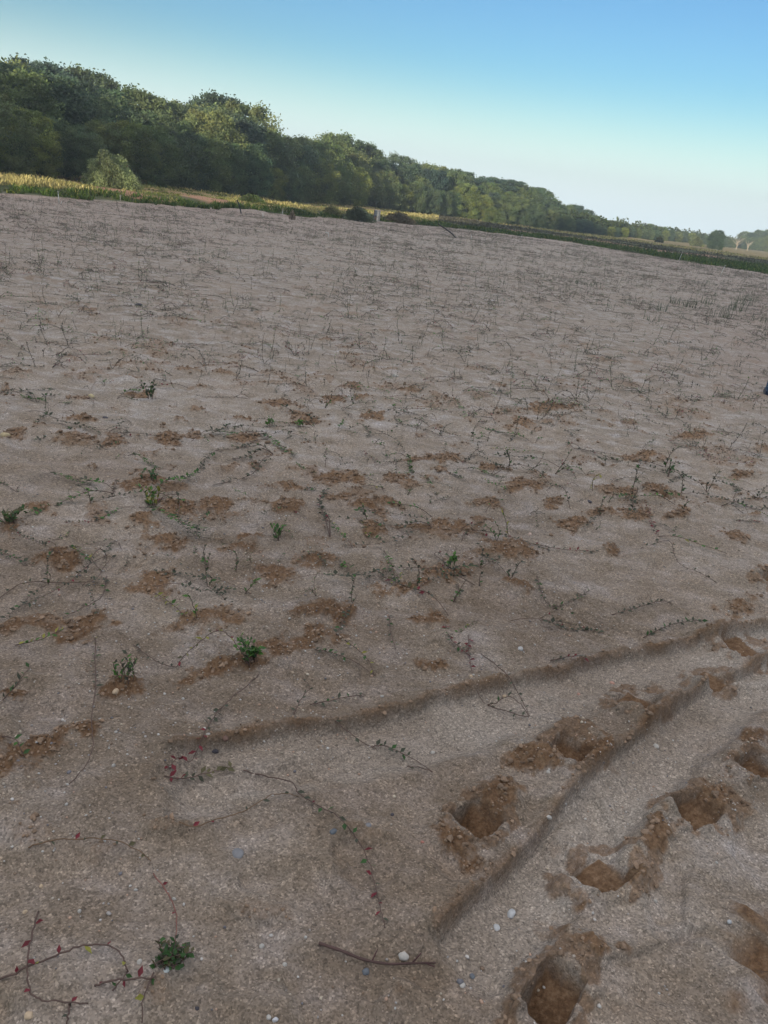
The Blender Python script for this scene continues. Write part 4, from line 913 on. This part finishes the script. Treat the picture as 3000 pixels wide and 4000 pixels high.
gw = np.interp(a, [-.6, -.3, 0, .2, .5], [2.2, 2.8, 4.0, 11, 26])*.8; s = r-edge_r(a)+2.4*fbm(X*.6, Y*.6, 3, 91)
ok = (s < gw) & (s > -.1+1.2*fbm(X*2.5, Y*2.5, 2, 98)) & (fbm(X*1.6, Y*1.6, 3, 99) > -.30); X, Y, a, r, s = X[ok], Y[ok], a[ok], r[ok], s[ok]; n = len(X)
C = np.array([(.062, .105, .020)])*(.6+.8*rng.random((n, 1)))*(1+.5*fbm(X*.8, Y*.8, 3, 92)[:, None]) + (rng.random((n, 1)) < .12)*np.array([(.14, .11, .03)])
blades('green_grass', X, Y, gz(X, Y), (.07+.18*rng.random(n)**1.5)*(1+1.1*fbm(X*.7, Y*.7, 3, 93)), .011+.0004*r, np.clip(C, .01, 1), 'strip of green rush and grass along the far edge of the field', seed=1)
X, Y, a, r, rng = grass_region(190000, 1.5, 62, 32, pw=1.6)
wd = np.interp(a, [azof(p) for p, q in WOOD], [q for p, q in WOOD]); s = r-edge_r(a)
gw = np.interp(a, [-.6, -.3, 0, .2, .5], [2.0, 2.6, 3.8, 9, 22]); ok = (r < wd+2) & (s > gw*.75+fbm(X*.6, Y*.6, 3, 94)*2.6) & (fbm(X*.9, Y*.9, 3, 100) > -.16); 
for px, py, rx, ry, zz in BARE: c = at(px, py, zz); ok &= ~((((X-c.x)/rx)**2+((Y-c.y)/ry)**2 < .8) & (rng.random(len(X)) < .85))
X, Y, a, r = X[ok], Y[ok], a[ok], r[ok]; n = len(X)
n1 = fbm(X*.30, Y*.30, 4, 95)[:, None]; n2 = fbm(X*.6, Y*.6, 3, 96)[:, None]
gold = np.array([(.40, .35, .14)]); grn = np.array([(.12, .15, .035)]); pal = np.array([(.36, .27, .17)]); rd = np.array([(.20, .12, .08)])
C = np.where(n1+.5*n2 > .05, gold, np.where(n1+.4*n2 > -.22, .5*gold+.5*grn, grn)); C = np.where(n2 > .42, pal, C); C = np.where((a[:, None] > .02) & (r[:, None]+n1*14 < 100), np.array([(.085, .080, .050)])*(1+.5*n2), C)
C = C*(.65+.7*rng.random((n, 1)))
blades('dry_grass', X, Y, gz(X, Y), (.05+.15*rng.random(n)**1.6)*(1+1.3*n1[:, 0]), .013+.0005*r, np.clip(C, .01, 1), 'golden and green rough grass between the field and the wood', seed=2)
# tall sedge clumps on the right of the field
def sedge(px, py, hpx, n, label, seed):
    b = ground_pt(px, py, -.01); h = hgt(b, hpx*.75); rng = np.random.default_rng(seed); mb = MB()
    for k in range(n*2):
        a = rng.random()*6.28; q = h*(.2+.6*rng.random()); hh = h*(.6+.5*rng.random()); b0 = rng.normal(size=3)*[.14, .11, 0]
        P = smooth_pts([b0, b0+np.array([math.cos(a)*q*.25, math.sin(a)*q*.25, hh*.6]), b0+np.array([math.cos(a)*q, math.sin(a)*q, hh])], 3)
        V = []; w = np.array([math.sin(a), -math.cos(a), 0])*.006
        for i, p in enumerate(P): V += [p-w*(1-i/len(P)*.85), p+w*(1-i/len(P)*.85)]
        m = len(P)-1; mb.add(V, [(2*i, 2*i+1, 2*i+3, 2*i+2) for i in range(m)], (), np.array((.085, .115, .070))*(.7+.6*rng.random()))
    o = mb.build('sedge_clump', M_GRASS); o.location = tuple(b); return tag(o, label, 'plant', 'sedge clumps on the right of the field')
for k, (px, py, h, n, lb) in enumerate([(2575, 1215, 45, 9, 'sedge clump farthest left in the right-hand weed patch'), (2640, 1190, 40, 14, 'low wide sedge clump in the weed patch'), (2700, 1205, 45, 12, 'sedge clump in the middle of the weed patch'), (2760, 1190, 40, 10, 'thin sedge clump behind the tall one'),
    (2820, 1240, 60, 14, 'tall splayed sedge clump near the right edge'), (2870, 1215, 60, 15, 'tallest sedge clump, right edge of the weed patch'), (2900, 1190, 50, 10, 'sedge clump behind the tallest one'), (2935, 1175, 40, 8, 'upright sedge clump close to the right edge'), (2540, 1255, 35, 7, 'small sedge clump in front of the weed patch'), (2980, 1260, 40, 8, 'sedge clump at the very right edge'), (2250, 1110, 30, 8, 'isolated sedge tuft in the far right middle'), (2310, 1120, 30, 9, 'sedge tuft right of the isolated one')]):
    sedge(px, py, h, n, lb, 40+k)
# ------------------------------------------------------------------ shrubs
def shrub(px, py, wpx, hpx, label, base, n=5000, leaf=.07, name='shrub', dist=None, shape=.5, seed=0, droop=True):
    rng = np.random.default_rng(seed+int(px))
    if dist: az = azof(px); x, y = polar(az, dist); b = np.array([x, y, gz1(x, y)])
    else: b = ground_pt(px, py, 0)
    s = hgt(b, 1); W = wpx*s/2; Hh = hpx*s
    e = empty(name, tuple(b), label, 'shrub'); st = MB()
    for k in range(9):
        a = k*2.4; P = smooth_pts([(0, 0, -.03), (math.cos(a)*W*.25, math.sin(a)*W*.25, Hh*.5), (math.cos(a)*W*.6, math.sin(a)*W*.6, Hh*.75)], 3)
        st.tube(P, np.linspace(.03, .01, len(P)), 5, (.12, .09, .06)); st.build('branch', M_BARK, e, True); st = MB()
    d = rng.normal(size=(n, 3)); d[:, 2] = np.abs(d[:, 2]); d /= np.linalg.norm(d, axis=1)[:, None]
    lump = 1+.16*np.sin(d[:, 0]*5+seed)*np.sin(d[:, 1]*6)+.10*np.sin(d[:, 2]*9+d[:, 0]*7)
    rr = (.55+.47*rng.random(n)**.5)*lump
    C = d*rr[:, None]*[W, W, Hh]; V, Q = quads_at(C, leaf, rng, aspect=.4)
    K = np.array([base])*(.6+.8*rng.random((n, 1)))*(1+.35*np.sin(C[:, :1]*3+C[:, 1:2]*2.3))
    mk('foliage', V, Q, M_CROWN, e, np.repeat(K, 4, 0), False); return e
shrub(436, 716, 185, 100, 'big round light green shrub like a dome on the grass bank', (.25, .28, .12), 12000, .055, dist=44)
shrub(1142, 832, 24, 30, 'small round purple-brown thorn bush at the field edge', (.30, .24, .22), 450, .03)
shrub(1300, 832, 70, 30, 'low green-brown bush left of the water gate', (.22, .21, .10), 2500, .06)
shrub(1400, 848, 110, 44, 'wide dark green bush touching the water gate on its left', (.20, .20, .10), 4500, .06)
shrub(1560, 870, 110, 34, 'low red-brown and green bush right of the water gate', (.20, .16, .10), 4000, .06)
shrub(150, 675, 110, 26, 'low yellow weeds on the red bank at the left', (.22, .19, .05), 2200, .06)
shrub(560, 742, 70, 16, 'low pale tussock on the bank below the round shrub', (.22, .20, .09), 1500, .05)
shrub(985, 790, 90, 24, 'row of green stalks topped with purple flowers at the foot of the wood', (.10, .13, .04), 2500, .05)
shrub(1000, 766, 110, 9, 'band of purple-pink flower heads above the green stalks', (.22, .09, .15), 1500, .05, 'flowers')
def lone(key, px, dist, hpx, name, label, wide=1.0):
    x, y = polar(azof(px), dist); put_tree(key, x, y, hpx*dist/FPX, name, label, 'tree', None, wide)
lone('dome3', 2800, 150, 62, 'small_tree', 'lone dark rounded little tree on the far right bank', 1.2)
lone('dome4', 1925, 96, 56, 'sapling', 'lone light green sapling in front of the wood')
shrub(2585, 945, 26, 22, 'small brown-green bush on the golden strip', (.09, .10, .05), 1200, .14, dist=130)
shrub(2730, 960, 40, 26, 'small pale bush left of the lone dark bush', (.12, .14, .06), 1500, .16, dist=160)
# dead tree
def dead_tree(px, dist, hpx, label, seed):
    az = azof(px); x, y = polar(az, dist); b = (x, y, gz1(x, y)); s = dist/FPX; H = hpx*s; rng = np.random.default_rng(seed)
    e = empty('dead_tree', b, label, 'tree'); c = (.36, .31, .24)
    mb = MB(); mb.tube(smooth_pts([(0, 0, -.05), (.1, 0, H*.3), (-.1, 0, H*.55)], 4), np.linspace(.12, .07, 9), 7, c); mb.build('trunk', M_BARK, e, True)
    for k in range(9):
        a = k*2.4; q = H*(.3+.35*rng.random()); z0 = H*(.25+.3*rng.random()); mb = MB()
        P = smooth_pts([(0, 0, z0), (math.cos(a)*q*.5, math.sin(a)*q*.4, z0+H*.22), (math.cos(a)*q, math.sin(a)*q*.8, z0+H*(.3+.3*rng.random()))], 4)
        mb.tube(P, np.linspace(.06, .012, len(P)), 5, c)
        mb.build('branch', M_BARK, e, True)
dead_tree(2882, 190, 46, 'bare pale dead tree with splayed branches at the far right', 1)
dead_tree(2925, 196, 34, 'smaller pale dead tree behind the splayed one', 2)

# undergrowth under the crowns of the wood
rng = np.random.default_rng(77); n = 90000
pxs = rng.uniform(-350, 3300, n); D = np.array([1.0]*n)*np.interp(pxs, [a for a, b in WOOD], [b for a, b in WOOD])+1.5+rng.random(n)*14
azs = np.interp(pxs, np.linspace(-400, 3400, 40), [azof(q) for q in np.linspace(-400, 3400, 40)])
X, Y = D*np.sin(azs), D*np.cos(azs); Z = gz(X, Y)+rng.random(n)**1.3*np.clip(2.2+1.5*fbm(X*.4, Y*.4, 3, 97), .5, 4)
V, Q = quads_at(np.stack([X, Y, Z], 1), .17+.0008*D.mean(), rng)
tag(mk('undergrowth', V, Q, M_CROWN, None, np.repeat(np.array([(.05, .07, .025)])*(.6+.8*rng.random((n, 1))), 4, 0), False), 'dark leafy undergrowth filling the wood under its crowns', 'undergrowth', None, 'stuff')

# ------------------------------------------------------------------ thin haze over the place
def haze():
    x0, x1, y0, y1, z0, z1 = -330, 420, -140, 620, -2, 34
    V = [(x, y, z) for z in (z0, z1) for y in (y0, y1) for x in (x0, x1)]
    F = [(0, 2, 3, 1), (4, 5, 7, 6), (0, 1, 5, 4), (2, 6, 7, 3), (0, 4, 6, 2), (1, 3, 7, 5)]
    m = bpy.data.materials.new('haze_air'); m.use_nodes = True; nt = m.node_tree; nt.nodes.remove(nt.nodes['Principled BSDF'])
    v = nt.nodes.new('ShaderNodeVolumePrincipled'); v.inputs['Color'].default_value = (.80, .90, 1.0, 1); v.inputs['Density'].default_value = HAZE; v.inputs['Anisotropy'].default_value = 0.2
    nt.links.new(v.outputs[0], nt.nodes['Material Output'].inputs['Volume'])
    o = mk('haze', V, np.array(F), m, smooth=False); o['kind'] = 'stuff'; o['label'] = 'thin morning haze over the field and the wood'
HAZE = 0.0014
haze()
sc.cycles.volume_bounces = 0
